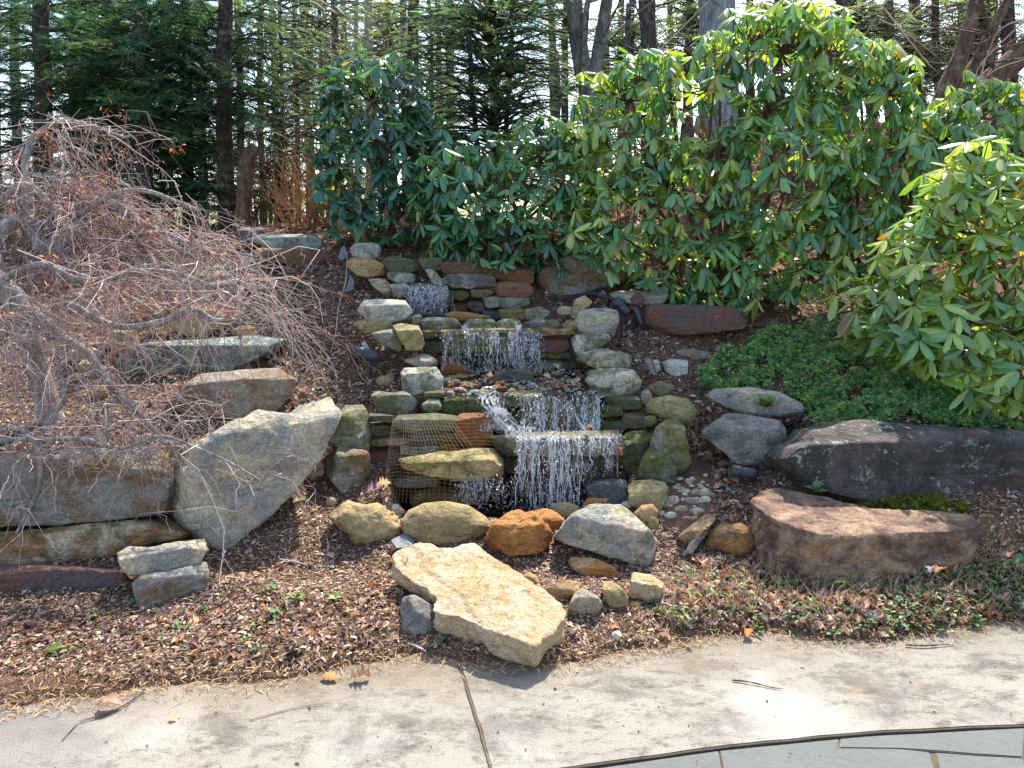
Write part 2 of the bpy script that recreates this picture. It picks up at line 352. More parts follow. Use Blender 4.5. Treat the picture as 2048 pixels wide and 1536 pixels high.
def build_patio():
    root = tag(empty('patio'), 'stained cream concrete patio', kind='structure')
    g = lambda u, v: Pz(u, v, 0)
    joint = wobble([g(905, 1240), g(918, 1320), g(935, 1385), g(960, 1460), g(980, 1536), g(1020, 1700)], 40, .004, 1)
    cb = [g(760, 1640), g(1000, 1562), g(1150, 1534), g(1300, 1513), g(1437, 1494), g(1600, 1477), g(1750, 1464), g(1900, 1456), g(2048, 1449), g(2250, 1438), g(2600, 1415)]
    curve = wobble(cb, 90, .003, 3)
    k = int(np.argmin(abs(curve[:, 0] - joint[-1, 0])))
    jb = joint[:-2]
    # left slab: joint to far left ; right slab: joint to the curve
    left = [(-5, 1.0), (-5, 3.6)] + [(joint[0, 0] - .004, 3.2)] + [(p[0] - .004, p[1]) for p in joint if p[1] < 3.1] + [(joint[-1, 0] - .004, 1.0)]
    prism('slab', left, -.07, 0, CONC, root)
    cv = [p for p in curve if p[0] > joint[-1, 0] + .02]
    right = [(p[0] + .004, p[1]) for p in joint[::-1] if p[1] < 3.1] + [(joint[0, 0] + .004, 3.3), (cv[-1][0], 3.6)] + [(p[0], p[1] + .002) for p in cv[::-1]]
    prism('slab', right, -.07, 0, CONC, root)
    # dirt and moss packed into the joints
    n = NT('joint_dirt'); n.setv(n.b.inputs['Base Color'], n.mix(n.ramp(n.noise(n.coord(), 26, 3), .52, .7), lin(92, 76, 58), lin(104, 98, 60))); n.b.inputs['Roughness'].default_value = 1
    Vj, Fj = tubes(np.array([joint + [0, 0, -.004]]), np.abs(.0045 + .006 * fbm(joint * 11, 2))[None], 5)
    j2 = curve + [0, 0, -.005]; V2, F2 = tubes(np.array([j2]), np.full((1, len(j2)), .004), 5)
    V, F, _ = join([(Vj, Fj), (V2, F2)]); tag(mk('joint_fill', V, F, n.m, root), kind='stuff')
    # flagstones
    pv = tag(empty('flagstone_paving'), 'grey flagstone paving beyond the curved concrete edge', kind='structure')
    def inner(u): return Pz(u, np.interp(u, [760, 1000, 1150, 1300, 1437, 1600, 1750, 1900, 2048, 2250, 2600], [1640, 1562, 1534, 1513, 1494, 1477, 1464, 1456, 1449, 1438, 1415]), 0)
    def quad(pts):
        P_ = np.array([Pz(*p, 0)[:2] if not isinstance(p, np.ndarray) else p[:2] for p in pts]); c = P_.mean(0)
        d = P_ - c; P_ = c + d * (1 - .003 / np.linalg.norm(d, axis=1))[:, None]
        return [tuple(q) for q in P_]
    off = lambda u: inner(u) - np.array([0, .008, 0])
    arc = lambda a, b: [off(u) for u in np.linspace(a, b, 8)]
    pieces = [arc(1000, 1437) + [(1447, 1545), (1460, 1640), (950, 1640)],
              arc(1437, 1677) + [(1677, 1492), (1800, 1494), (1860, 1500), (1905, 1640), (1460, 1640), (1447, 1545)],
              arc(1677, 2048) + [(2048, 1511), (1950, 1505), (1870, 1499), (1800, 1494), (1677, 1492)],
              [(1870, 1500), (1950, 1506), (2048, 1512), (2070, 1640), (1905, 1640)],
              arc(2048, 2400) + [(2420, 1640), (2070, 1640), (2048, 1511)]]
    for q in pieces: prism('flagstone', quad(q), -.08, -.006, SLATE, pv, .003)
    mk('bedding', np.array([(-.3, .8, -.014), (5, .8, -.014), (5, 2.6, -.014), (-.3, 2.6, -.014)]), np.array([[0, 1, 2, 3]]), n.m, pv)
build_patio()
# ------------------------------------------------------------------ rocks
_ico = {}
def ico(l):
    if l not in _ico:
        bm = bmesh.new(); bmesh.ops.create_icosphere(bm, subdivisions=l, radius=1); bm.verts.ensure_lookup_table()
        _ico[l] = (np.array([v.co[:] for v in bm.verts]), np.array([[v.index for v in f.verts] for f in bm.faces])); bm.free()
    return _ico[l]
PAL = dict(tan=lin(190, 162, 120), beige=lin(196, 182, 152), cream=lin(226, 204, 170), orange=lin(186, 132, 76), rust=lin(150, 96, 58), grey=lin(150, 146, 136), dgrey=lin(98, 96, 90),
           purple=lin(98, 86, 84), redbrown=lin(124, 84, 70), olive=lin(144, 130, 88), yel=lin(172, 156, 112), green=lin(104, 106, 72), blue=lin(116, 130, 134), brown=lin(128, 100, 72), dark=lin(62, 60, 54), pale=lin(206, 200, 178), wetb=lin(70, 62, 52))
_rid = [0]
def rock(pts, label=None, Y=None, rv=None, p=10., q=30., cuts=7, amp=.045, lvl=4, c=('grey', 'tan'), moss=0., lich=0., wet=0., iron=.3, name='rock', parent=None, group=None, db=None, cat='rock', slope=0., tilt=.2, seed=None, yaw=0.):
    _rid[0] += 1; rs = np.random.default_rng(seed or 100 + _rid[0])
    pts = np.array(pts, float); vmid, vr = (pts[:, 1].max() + pts[:, 1].min()) / 2, np.ptp(pts[:, 1])
    if Y is None or p < 20: pts[:, 1] += np.where(pts[:, 1] > vmid + .2 * vr, .05 * vr, 0)
    uc, vc = (pts.min(0) + pts.max(0)) / 2
    ub, vb = pts[np.argmax(pts[:, 1])]
    ub = uc * .5 + ub * .5
    if Y is None: Y = hit(ub, vb - 2)
    rd = ray(uc, vc); rd = rd / np.linalg.norm(rd); cz = -rd
    if yaw == 0 and np.ptp(pts[:, 0]) > 300: hz = math.hypot(cz[0], cz[1]); cz = np.array([cz[0] * .15, -math.sqrt(hz * hz - (cz[0] * .15) ** 2), cz[2]])
    cz = np.array([cz[0] * math.cos(yaw) - cz[1] * math.sin(yaw), cz[0] * math.sin(yaw) + cz[1] * math.cos(yaw), cz[2]]); a = np.cross(np.array([0, 0, 1.]), cz); a /= np.linalg.norm(a); b = np.cross(cz, a)
    G = P(ub, vb, Y)
    px = Y / FPX * 1.03; hw0, hh0 = np.ptp(pts[:, 0]) / 2 * px, np.ptp(pts[:, 1]) / 2 * px
    boxy = p > 2.6
    dl = (.30 * hh0 if boxy else .55 * min(hw0, hh0)); G = G + rd * dl
    def onpl(u, v):
        r = ray(u, v); t = ((G - EYE) @ cz) / (r @ cz); return EYE + r * t
    C = onpl(uc, vc); W = np.array([onpl(*t) - C for t in pts]); L = np.c_[W @ a, W @ b]
    hw, hh = np.abs(L[:, 0]).max(), np.abs(L[:, 1]).max()
    D = (.9 * min(hw, hh) if not boxy else 1.0 * min(hw, hh * 1.3)) if db is None else db
    N, F = ico(lvl); d = N * np.array([hw, hh, max(D, .5 * min(hw, hh))]); d = d / np.linalg.norm(d, axis=1)[:, None]
    # silhouette radius per direction
    s = np.hypot(d[:, 0], d[:, 1]) + 1e-9; e = d[:, :2] / s[:, None]
    L2 = np.roll(L, -1, axis=0); ed = L2 - L; rho = np.full(len(d), 1e-3)
    for k in range(len(L)):
        den = e[:, 0] * ed[k, 1] - e[:, 1] * ed[k, 0]; den = np.where(abs(den) < 1e-9, 1e-9, den)
        t = (L[k, 0] * ed[k, 1] - L[k, 1] * ed[k, 0]) / den; w = (L[k, 0] * e[:, 1] - L[k, 1] * e[:, 0]) / den
        ok = (t > 0) & (w >= -1e-4) & (w <= 1.0001); rho = np.where(ok & (t > rho), t, rho)
    rho = rho * (1.07 if p > 15 else 1.03 if boxy else 1.05)
    Df = 3 * D if boxy else D
    Dz = np.where(d[:, 2] > 0, Df, D * 1.2)
    r = ((s / rho) ** p + (abs(d[:, 2]) / Dz) ** p) ** (-1 / p)
    planes = []
    phi = math.asin(max(-.99, min(.99, cz[2])))
    up = np.array([0, math.cos(phi), math.sin(phi)]); fr = np.array([0, -math.sin(phi), math.cos(phi)])
    if boxy:
        fr2 = fr + .10 * up + np.array([rs.normal() * .08, 0, 0]); fr2 /= np.linalg.norm(fr2)
        p0 = np.array([0, -hh, dl + .30 * hh]); hf = fr2 @ p0; planes.append((fr2, max(hf, .12 * hh)))
        rvv = (pts[:, 1].min() + .32 * np.ptp(pts[:, 1])) if rv is None else rv
        br = (onpl(uc, rvv) - C) @ b; cr = (planes[0][1] - fr2[1] * br) / fr2[2]
        un = up + tilt * fr + np.array([slope, 0, 0]); un /= np.linalg.norm(un); planes.append((un, max(un @ np.array([0, br, cr]), .1 * hh)))
    for k in range(cuts):
        nn = rs.normal(size=3); nn[2] = abs(nn[2]) * .9; nn /= np.linalg.norm(nn)
        sup = ((nn[0] * hw) ** 2 + (nn[1] * hh) ** 2 + (nn[2] * min(D, hh)) ** 2) ** .5
        planes.append((nn, sup * rs.uniform(.86, 1.04)))
    acc = r ** -q
    for nn, h in planes:
        dn = d @ nn; acc += np.where(dn > 1e-3, (np.maximum(dn, 1e-3) / h) ** q, 0)
    r = acc ** (-1 / q)
    V = d * r[:, None]
    sz = min(hw, hh); so = rs.uniform(0, 50, 3)
    nz = fbm(V / sz * .9 + so, 3) * amp * sz + (fbm(V / sz * 3.2 + so, 3) * amp * .38 * sz)
    nz += .010 * sz * fbm(V / sz * 8 + so, 2)
    if boxy:
        wy = (V @ up) / sz * 3.4 + .55 * noise(V / sz * 1.1 + so + 3) + so[0]; bed = np.floor(wy); fr_ = wy - bed
        nz += sz * .055 * (_perm[(bed.astype(np.int64) * 37) & 4095] / 4096 - .5) * np.clip(1.6 - abs(V @ up) / sz, 0, 1) - sz * .030 * np.clip(1 - np.minimum(fr_, 1 - fr_) / .10, 0, 1)
        ch = np.maximum(0, noise(V / sz * 1.7 + so + 30) - .28); nz -= sz * .22 * ch
    V = V * (1 + nz / np.maximum(r, 1e-4))[:, None]
    Wv = V[:, :1] * a + V[:, 1:2] * b + V[:, 2:] * cz
    base = C + b * (-hh)
    o = mk(name, Wv + (C - base), F, ROCK, parent, loc=base)
    if boxy: o.data.set_sharp_from_angle(angle=math.radians(38))
    if parent is not None: o.location = base - np.array(parent.location)
    o['col_a'] = [float(t) for t in PAL[c[0]]]; o['col_b'] = [float(t) for t in PAL[c[1]]]
    o['moss'] = float(moss); o['lichen'] = float(lich); o['wet'] = float(wet); o['iron'] = float(iron); o['seed'] = float(rs.uniform(0, 60))
    if parent is None: tag(o, label, cat, group)
    return o
def R(label, pts, **k): return rock(pts, label, **k)
def oval(u, v, a, b, n=10, t=0): return [(u + a * math.cos(x) * math.cos(t) - b * math.sin(x) * math.sin(t), v + a * math.cos(x) * math.sin(t) + b * math.sin(x) * math.cos(t)) for x in np.arange(n) / n * 2 * math.pi]

# ---- flat boulders as voxel remeshed prisms, so that notches, ends and level tops keep their shape
def slab(top, label, k, y0, z0, thick, ca, cb, inset=.03, back=.02, vox=.0085, zmin=-.01, kx=0., side_amp=.016, step=None, **at):
    W = []
    for u, v in top:
        d = ray(u, v); t = (z0 - CAM_H - k * y0) / (d[2] - k * d[1] - kx * d[0]); W.append(EYE + d * t)
    W = np.array(W); c = W.mean(0)
    bm = bmesh.new(); vt = [bm.verts.new(w) for w in W]
    low = []
    for w in W:
        q = w + (c - w) * inset; q = q + np.array([0, back, -thick - .03 * noise((w * 6)[None])[0]]); q[2] = max(q[2], zmin); low.append(bm.verts.new(q))
    bm.faces.new(vt); bm.faces.new(low[::-1])
    for i in range(len(vt)): j = (i + 1) % len(vt); bm.faces.new((vt[j], vt[i], low[i], low[j]))
    bmesh.ops.triangulate(bm, faces=bm.faces); bmesh.ops.recalc_face_normals(bm, faces=bm.faces)
    me = bpy.data.meshes.new('slab'); bm.to_mesh(me); bm.free(); o = bpy.data.objects.new('tmp', me); COL.objects.link(o)
    m = o.modifiers.new('r', 'REMESH'); m.mode = 'VOXEL'; m.voxel_size = vox
    s = o.modifiers.new('s', 'SMOOTH'); s.iterations = 1; s.factor = .5
    dg = bpy.context.evaluated_depsgraph_get(); ev = o.evaluated_get(dg).to_mesh()
    V = np.empty(len(ev.vertices) * 3); ev.vertices.foreach_get('co', V); V = V.reshape(-1, 3)
    N = np.empty(len(ev.vertices) * 3); ev.vertices.foreach_get('normal', N); N = N.reshape(-1, 3)
    F = np.array([p.vertices[:] for p in ev.polygons if len(p.vertices) == 4]); bpy.data.objects.remove(o)
    side = 1 - np.clip(N[:, 2], 0, 1)
    disp = .007 * fbm(V * 7, 3) + side * side_amp * fbm(V * np.array([9, 9, 16.]), 3) + .003 * fbm(V * 40, 2)
    if step is not None: disp += -.010 * _sm((V @ np.array([step[0], step[1], 0]) + step[2] + .08 * noise(V * 5)) / .02) * (1 - side)
    V = V + N * disp[:, None]
    base = np.array([c[0], c[1], W[:, 2].min() - thick])
    r = mk('flat_boulder', V - base, F, ROCK, loc=base)
    r['col_a'] = [float(t) for t in ca]; r['col_b'] = [float(t) for t in cb]
    for kk, dv in dict(moss=.05, lichen=0., wet=0., iron=.4, seed=4.2).items(): r[kk] = float(at.get(kk, dv))
    return tag(r, label, 'boulder')
slab([(786, 1108), (800, 1094), (840, 1082), (862, 1086), (880, 1093), (908, 1095), (926, 1086), (950, 1082), (966, 1094), (1002, 1120), (1046, 1150), (1083, 1172), (1117, 1200), (1137, 1224), (1130, 1240), (1070, 1292), (1040, 1284), (1010, 1272), (965, 1254), (916, 1231), (880, 1226), (866, 1218), (866, 1208), (874, 1192), (838, 1168), (806, 1148), (786, 1132)],
     'long cream and tan flat boulder lying across the patio edge', .17, 2.6, .135, .112, lin(204, 186, 158), lin(190, 158, 118), step=(-.80, -.6, 1.55), iron=.5, moss=.06)
slab([(1507, 996), (1520, 980), (1556, 974), (1620, 985), (1690, 1004), (1760, 1016), (1860, 1020), (1935, 1026), (1964, 1044), (1950, 1056), (1880, 1064), (1784, 1068), (1652, 1070), (1600, 1060), (1548, 1036), (1511, 1014)],
     'long rusty purple slab with a flat cream top under the dark slab', .06, 3.3, .315, .26, lin(98, 74, 66), lin(174, 144, 116), inset=.0, back=-.02, vox=.010, zmin=.0, side_amp=.022, iron=.55, seed=9.1)

# ---- foreground boulders round the lower pool
R('purple grey angular rock wedged beneath the left side of the long flat boulder', [(797, 1225), (803, 1198), (830, 1190), (868, 1213), (880, 1255), (862, 1285), (838, 1277), (805, 1262)], c=('purple', 'grey'), rv=1215, Y=2.80)
R('orange tan lumpy boulder at the left end of the row edging the pool', [(657, 1030), (665, 1008), (690, 998), (722, 1008), (758, 1015), (790, 1035), (803, 1060), (795, 1074), (765, 1080), (738, 1087), (712, 1082), (700, 1065), (672, 1048)], c=('olive', 'tan'), p=2.6, cuts=4, amp=.14, iron=.9, lvl=5)
R('large smooth olive oval boulder at the front of the pool', [(804, 1045), (820, 1022), (850, 1008), (890, 1004), (935, 1012), (965, 1032), (984, 1053), (962, 1070), (920, 1087), (880, 1092), (840, 1083), (812, 1066)], c=('olive', 'tan'), p=2.2, cuts=0, amp=.02, moss=.1, lvl=5, iron=.15)
R('orange boulder with a domed back behind the wrinkled orange boulder', [(1062, 1022), (1095, 1016), (1112, 1024), (1129, 1042), (1117, 1064), (1095, 1084), (1072, 1070)], Y=3.72, c=('orange', 'rust'), p=2.8, cuts=3, amp=.06)
R('bright orange wrinkled boulder with folded creases at the pool front', [(970, 1080), (985, 1055), (1010, 1030), (1040, 1018), (1062, 1020), (1078, 1042), (1096, 1066), (1100, 1080), (1088, 1096), (1045, 1105), (1012, 1112), (983, 1100)], c=('orange', 'rust'), p=2.9, cuts=5, amp=.20, lvl=5, iron=.7)
R('wedge shaped grey boulder with a pale beige sloping top', [(1110, 1078), (1130, 1045), (1150, 1027), (1180, 1011), (1240, 1009), (1268, 1030), (1292, 1055), (1312, 1083), (1319, 1102), (1308, 1126), (1275, 1123), (1240, 1112), (1180, 1093), (1130, 1086)], rv=1048, c=('beige', 'grey'), slope=.2, lvl=5, q=30, moss=.2, tilt=.35, iron=.35)
R('small smooth tan stone between the orange boulder and the wedge shaped boulder', oval(1132, 1020, 26, 16), Y=3.95, c=('yel', 'tan'), p=2.2, cuts=0)
R('orange stone with a peaked top standing behind the wedge shaped boulder', [(1160, 1020), (1175, 997), (1192, 985), (1215, 989), (1248, 1010), (1245, 1022)], Y=3.98, c=('orange', 'tan'), p=2.7, cuts=2, iron=.7)
R('squarish ochre boulder at the right corner of the pool', [(1257, 1010), (1258, 975), (1268, 962), (1300, 959), (1331, 965), (1335, 985), (1331, 1012), (1318, 1026), (1290, 1020)], Y=3.9, rv=985, c=('yel', 'olive'), moss=.2, iron=.8, p=4)
R('round orange stone behind the right shoulder of the wedge shaped boulder', [(1267, 1027), (1283, 1010), (1305, 1008), (1316, 1022), (1314, 1042), (1295, 1050), (1280, 1040)], Y=3.78, c=('orange', 'tan'), p=2.4, cuts=1)
R('small olive stone tucked against the right side of the wedge shaped boulder', oval(1306, 1051, 12, 18), Y=3.72, c=('olive', 'green'), p=2.2, cuts=0)
R('flat brown splinter stone pointing down left in the mulch', [(1345, 1088), (1362, 1068), (1418, 1022), (1436, 1030), (1425, 1048), (1388, 1080), (1360, 1096)], rv=1062, c=('brown', 'tan'), slope=-.3)
R('white edged slate splinter beside the flat brown splinter stone', [(1372, 1104), (1378, 1088), (1418, 1048), (1424, 1052), (1412, 1070), (1384, 1106)], rv=1080, c=('pale', 'purple'))
R('rounded orange brown boulder resting before the long right hand slab', [(1411, 1090), (1420, 1066), (1440, 1050), (1480, 1047), (1508, 1060), (1516, 1080), (1505, 1100), (1482, 1112), (1448, 1102)], c=('orange', 'brown'), p=2.3, cuts=1, amp=.05, iron=.6, lvl=5)
R('almond shaped tan orange stone lying alone in the mulch', [(1133, 1121), (1145, 1113), (1190, 1117), (1225, 1133), (1242, 1151), (1220, 1157), (1180, 1155), (1145, 1139)], c=('orange', 'tan'), p=3, cuts=3, rv=1135)
R('angular tan rock touching the right edge of the long flat boulder', [(1088, 1180), (1120, 1163), (1155, 1159), (1164, 1172), (1145, 1190), (1118, 1206), (1106, 1200)], c=('tan', 'brown'), rv=1175, iron=.5)
R('pyramid shaped grey and tan rock beside the right edge of the long flat boulder', [(1135, 1218), (1150, 1185), (1165, 1176), (1196, 1195), (1205, 1210), (1190, 1233), (1145, 1229)], c=('tan', 'grey'), rv=1195, iron=.5, cuts=6)
R('small curved tan rock left of the square tan block', [(1204, 1172), (1220, 1163), (1240, 1172), (1256, 1195), (1255, 1208), (1225, 1218), (1210, 1200)], c=('tan', 'olive'), rv=1180)
R('square tan block with a vertical seam in the mulch', [(1257, 1155), (1270, 1146), (1300, 1150), (1329, 1168), (1318, 1206), (1262, 1203), (1256, 1180)], c=('beige', 'tan'), rv=1168)
R('half buried orange tan stone above the long flat boulder', [(1044, 1150), (1058, 1144), (1072, 1152), (1083, 1170), (1070, 1172), (1052, 1166)], c=('orange', 'tan'), p=2.5, cuts=1, Y=3.2)
R('grey pebble just above the square tan block', oval(1299, 1142, 13, 8), c=('grey', 'beige'), p=2.2, cuts=1, lvl=3)
R('little tan stone at the foot of the square tan block', [(1258, 1207), (1270, 1203), (1283, 1208), (1280, 1222), (1264, 1221)], c=('tan', 'orange'), lvl=3)
R('small white quartz chunk on the mulch near the patio edge', [(1220, 1275), (1224, 1266), (1236, 1259), (1243, 1268), (1240, 1279), (1229, 1283)], c=('pale', 'pale'), iron=0, lvl=3)
R('flat purplish grey stone lying at the patio edge below the weeds', oval(1668, 1274, 25, 10), Y=2.83, c=('grey', 'purple'), p=2.4, cuts=1)
R('pale grey stone at the right margin beside the patio', [(2020, 1225), (2024, 1205), (2048, 1199), (2080, 1205), (2090, 1235), (2050, 1246)], Y=3.0, c=('grey', 'pale'), p=3)
R('small beige cobble behind the left orange tan boulder', oval(663, 1003, 11, 10), c=('beige', 'tan'), p=2.2, cuts=0, lvl=3, Y=3.9)
R('flat pale stone lying between the left boulder and the pool', [(752, 1020), (765, 1008), (795, 1008), (812, 1024), (800, 1034), (770, 1032)], c=('pale', 'beige'), Y=3.88)
R('tiny buff stone stuck out beside the small smooth tan stone', [(1100, 1018), (1104, 1005), (1116, 1008), (1112, 1022)], Y=4.0, c=('pale', 'beige'), lvl=3)
R('small blue green pebble beside the tip of the olive oval boulder', oval(992, 1044, 10, 8), Y=3.8, c=('beige', 'blue'), p=2.2, cuts=0, lvl=3)
R('small grey rock in the leaves under the tall upright wall boulder', [(610, 950), (620, 928), (640, 922), (650, 935), (646, 955), (628, 960)], c=('grey', 'beige'), p=3)
R('half buried brown stone flush with the mulch below the round orange brown boulder', oval(1462, 1120, 20, 6), c=('brown', 'tan'), p=2.3, cuts=0, lvl=3)
R('small buff stone among leaves right of the square tan block', oval(1434, 1168, 10, 9), c=('beige', 'tan'), p=2.5, lvl=3)
R('tiny triangular tan stone right of the white veined leaf', [(1343, 1142), (1352, 1129), (1364, 1140), (1356, 1148)], c=('brown', 'tan'), lvl=3)

# ---- right hand terrace
R('huge dark purple lichen spotted slab on the right terrace', [(1556, 915), (1573, 896), (1608, 885), (1624, 862), (1680, 850), (1730, 843), (1847, 852), (1925, 860), (2048, 866), (2240, 880), (2270, 930), (2220, 975), (2048, 988), (1964, 992), (1925, 1002), (1839, 986), (1788, 1002), (1690, 983), (1605, 956), (1570, 936)], rv=880, lvl=6, c=('purple', 'dark'), lich=.2, iron=.3, q=34, amp=.09, cuts=0, Y=3.74, tilt=.2, db=.3)
R('pitted grey boulder between the moss boulder and the dark slab', [(1402, 838), (1440, 826), (1500, 830), (1560, 842), (1577, 860), (1564, 890), (1550, 918), (1515, 932), (1470, 916), (1420, 880), (1404, 860)], rv=856, c=('grey', 'dgrey'), lvl=5, amp=.08, lich=.1, Y=4.15)
R('beige flat faced rock under the juniper mat', [(1411, 792), (1430, 778), (1500, 775), (1555, 784), (1600, 805), (1614, 828), (1570, 833), (1500, 830), (1450, 812)], rv=786, c=('beige', 'grey'), moss=.15, Y=4.5)
R('red brown block wall rock beneath the overhanging rhododendron', [(1275, 620), (1290, 608), (1330, 609), (1400, 611), (1470, 615), (1492, 640), (1490, 656), (1440, 658), (1400, 668), (1330, 667), (1290, 657)], rv=616, c=('redbrown', 'purple'), iron=.6, Y=5.45)
R('flat grey stone above the right hand spotlight', [(1213, 586), (1230, 578), (1290, 581), (1320, 580), (1342, 591), (1325, 606), (1290, 610), (1240, 601)], Y=5.75, rv=590, c=('grey', 'beige'))
R('small red brown wedge stone on top of the red brown block', [(1261, 597), (1275, 581), (1289, 596), (1284, 610), (1265, 609)], Y=5.6, c=('redbrown', 'purple'), rv=590)
R('wide cracked brown grey back boulder under the middle rhododendron', [(1067, 594), (1070, 548), (1100, 530), (1150, 506), (1200, 496), (1240, 505), (1264, 542), (1245, 562), (1200, 572), (1140, 587), (1090, 595)], Y=6.15, rv=505, c=('brown', 'grey'), moss=.25, lvl=5, q=34)
R('dark low rock jutting out right of the cracked back boulder', [(1243, 562), (1258, 543), (1290, 536), (1335, 543), (1350, 556), (1290, 565)], Y=6.2, rv=548, c=('dgrey', 'brown'))
R('small pale grey block stone left of the juniper mat', [(1324, 724), (1345, 717), (1376, 722), (1374, 746), (1345, 753), (1329, 741)], c=('grey', 'pale'), rv=728)
R('thin blue grey shard leaning in the mulch left of the juniper', [(1287, 717), (1300, 715), (1312, 748), (1304, 750)], c=('blue', 'grey'), Y=5.0)
R('narrow grey chip standing between the shard and the pale grey block', [(1305, 720), (1316, 716), (1322, 742), (1310, 745)], c=('grey', 'beige'), Y=5.0, lvl=3)
R('flat half buried brown grey stone left of the juniper crest', [(1348, 703), (1370, 696), (1422, 704), (1420, 718), (1380, 720)], c=('brown', 'grey'), rv=706)
R('smooth yellow green oval boulder right of the cascade', [(1293, 812), (1305, 798), (1340, 791), (1375, 799), (1392, 822), (1383, 842), (1365, 848), (1322, 834), (1298, 826)], Y=4.45, c=('yel', 'olive'), p=2.2, cuts=0, amp=.02, moss=.3, lvl=5)
R('dark leaf covered rock above the yellow green oval boulder', [(1296, 772), (1320, 761), (1348, 772), (1340, 792), (1308, 792)], Y=4.65, c=('dgrey', 'olive'), moss=.4)
R('tall leaning grey boulder with a bright moss flank beside the cascade', [(1300, 880), (1310, 858), (1330, 840), (1350, 836), (1368, 853), (1371, 880), (1382, 918), (1360, 945), (1320, 948), (1302, 925)], Y=4.2, rv=862, c=('grey', 'olive'), moss=.55, lvl=5)
R('moss bearded rock at the base of the tall leaning boulder', [(1274, 955), (1285, 915), (1305, 885), (1330, 905), (1352, 930), (1350, 962), (1320, 970), (1290, 966)], Y=4.12, rv=915, c=('green', 'grey'), moss=.9, wet=.3, lvl=5)
R('small round green mossy stone above the tall leaning boulder', oval(1300, 842, 14, 11), Y=4.42, c=('green', 'grey'), p=2.2, moss=.7, cuts=0)
R('pinkish upright stone next to the yellow green oval boulder', [(1282, 785), (1296, 775), (1306, 795), (1300, 810), (1284, 808)], Y=4.6, c=('grey', 'redbrown'))

# ---- right bank of the cascade
R('grey blue lichen crusted boulder on the right bank top', [(1149, 652), (1160, 620), (1200, 616), (1236, 618), (1238, 642), (1228, 667), (1180, 670), (1155, 664)], Y=5.2, rv=630, c=('grey', 'beige'), lich=.45, moss=.25, lvl=5)
R('ochre stone standing on end behind the lichen crusted boulder', [(1142, 627), (1150, 600), (1168, 590), (1185, 605), (1167, 622), (1158, 640), (1147, 638)], Y=5.45, c=('yel', 'tan'), rv=600)
R('small beige stone left of the upright ochre stone', [(1113, 621), (1120, 611), (1145, 614), (1142, 628), (1118, 630)], Y=5.5, c=('beige', 'tan'), lvl=3)
R('pale stone with a green edge under the lichen crusted boulder', [(1140, 702), (1143, 671), (1170, 667), (1217, 667), (1220, 680), (1200, 694), (1160, 707), (1150, 712)], Y=5.05, rv=676, c=('grey', 'pale'), moss=.6)
R('layered beige stone with a yellow moss nose on the right bank', [(1151, 719), (1165, 705), (1195, 696), (1240, 703), (1263, 712), (1259, 732), (1225, 738), (1190, 734), (1165, 724)], Y=4.9, rv=710, c=('beige', 'grey'), moss=.5, lvl=5)
R('big rounded beige block with mossy left side on the right bank', [(1171, 762), (1180, 741), (1220, 735), (1266, 740), (1282, 761), (1279, 787), (1240, 792), (1205, 790), (1180, 776)], Y=4.72, rv=752, c=('beige', 'pale'), moss=.5, lvl=5)

# ---- left bank
R('pale grey block at the top left of the cascade', [(699, 494), (715, 485), (755, 485), (762, 500), (759, 517), (735, 520), (705, 510)], Y=6.25, rv=492, c=('grey', 'pale'), moss=.15)
R('orange brown slanting boulder below the top left block', [(692, 524), (705, 512), (735, 513), (765, 529), (775, 546), (771, 557), (745, 558), (715, 547), (697, 536)], Y=6.0, rv=520, c=('tan', 'rust'), iron=.9, lvl=5, slope=-.2)
R('smooth green grey stone sloping down toward the top fall', [(759, 516), (780, 511), (835, 521), (841, 546), (820, 550), (780, 540), (761, 526)], Y=6.05, rv=518, c=('green', 'dgrey'), moss=.5, p=3.4)
R('mottled white and green mossy stone beside the top fall', [(774, 543), (800, 541), (832, 550), (827, 564), (795, 566), (775, 558)], Y=5.9, c=('pale', 'green'), moss=.6)
R('grey stone under the orange brown slanting boulder', [(734, 557), (770, 557), (782, 575), (787, 588), (768, 588), (748, 574)], Y=5.75, rv=563, c=('grey', 'beige'), moss=.3)
R('flat beige stone left of the top fall', [(779, 568), (812, 565), (822, 580), (814, 593), (788, 591)], Y=5.7, c=('beige', 'grey'))
R('large pale grey boulder on the left bank', [(714, 622), (728, 600), (760, 597), (810, 601), (825, 625), (828, 643), (785, 649), (740, 642)], Y=5.2, rv=610, c=('grey', 'pale'), lvl=5, moss=.1)
R('olive tan wedge stone under the large pale grey boulder', [(706, 647), (730, 637), (775, 634), (787, 656), (750, 664), (732, 667)], Y=5.12, c=('olive', 'tan'), moss=.3)
R('mottled green stone leaning left of the yellow green block', [(741, 669), (760, 661), (797, 657), (809, 690), (800, 702), (760, 687)], Y=5.0, rv=666, c=('green', 'grey'), moss=.5)
R('bright yellow green block on the left bank', [(785, 651), (800, 647), (840, 651), (849, 685), (842, 697), (812, 700), (799, 676)], Y=4.98, rv=660, c=('yel', 'olive'), moss=.35)
R('flat pale stone behind the brown egg shaped boulder', [(804, 722), (850, 704), (873, 720), (880, 737), (850, 738)], Y=4.95, rv=722, c=('grey', 'beige'))
R('grey vertically streaked block on the left bank', [(802, 746), (810, 736), (872, 734), (886, 755), (884, 779), (860, 782), (828, 787), (806, 779)], Y=4.62, rv=742, c=('grey', 'pale'), moss=.4, lvl=5)
R('grey green wedge boulder with a dipped top on the left bank', [(742, 791), (750, 781), (785, 786), (810, 782), (841, 806), (831, 822), (800, 827), (755, 822)], Y=4.5, rv=790, c=('grey', 'green'), moss=.35, lvl=5)
R('small squared mossy stone next to the grey green wedge boulder', [(844, 806), (850, 796), (880, 797), (883, 818), (865, 828), (845, 822)], Y=4.48, c=('grey', 'green'), moss=.4)
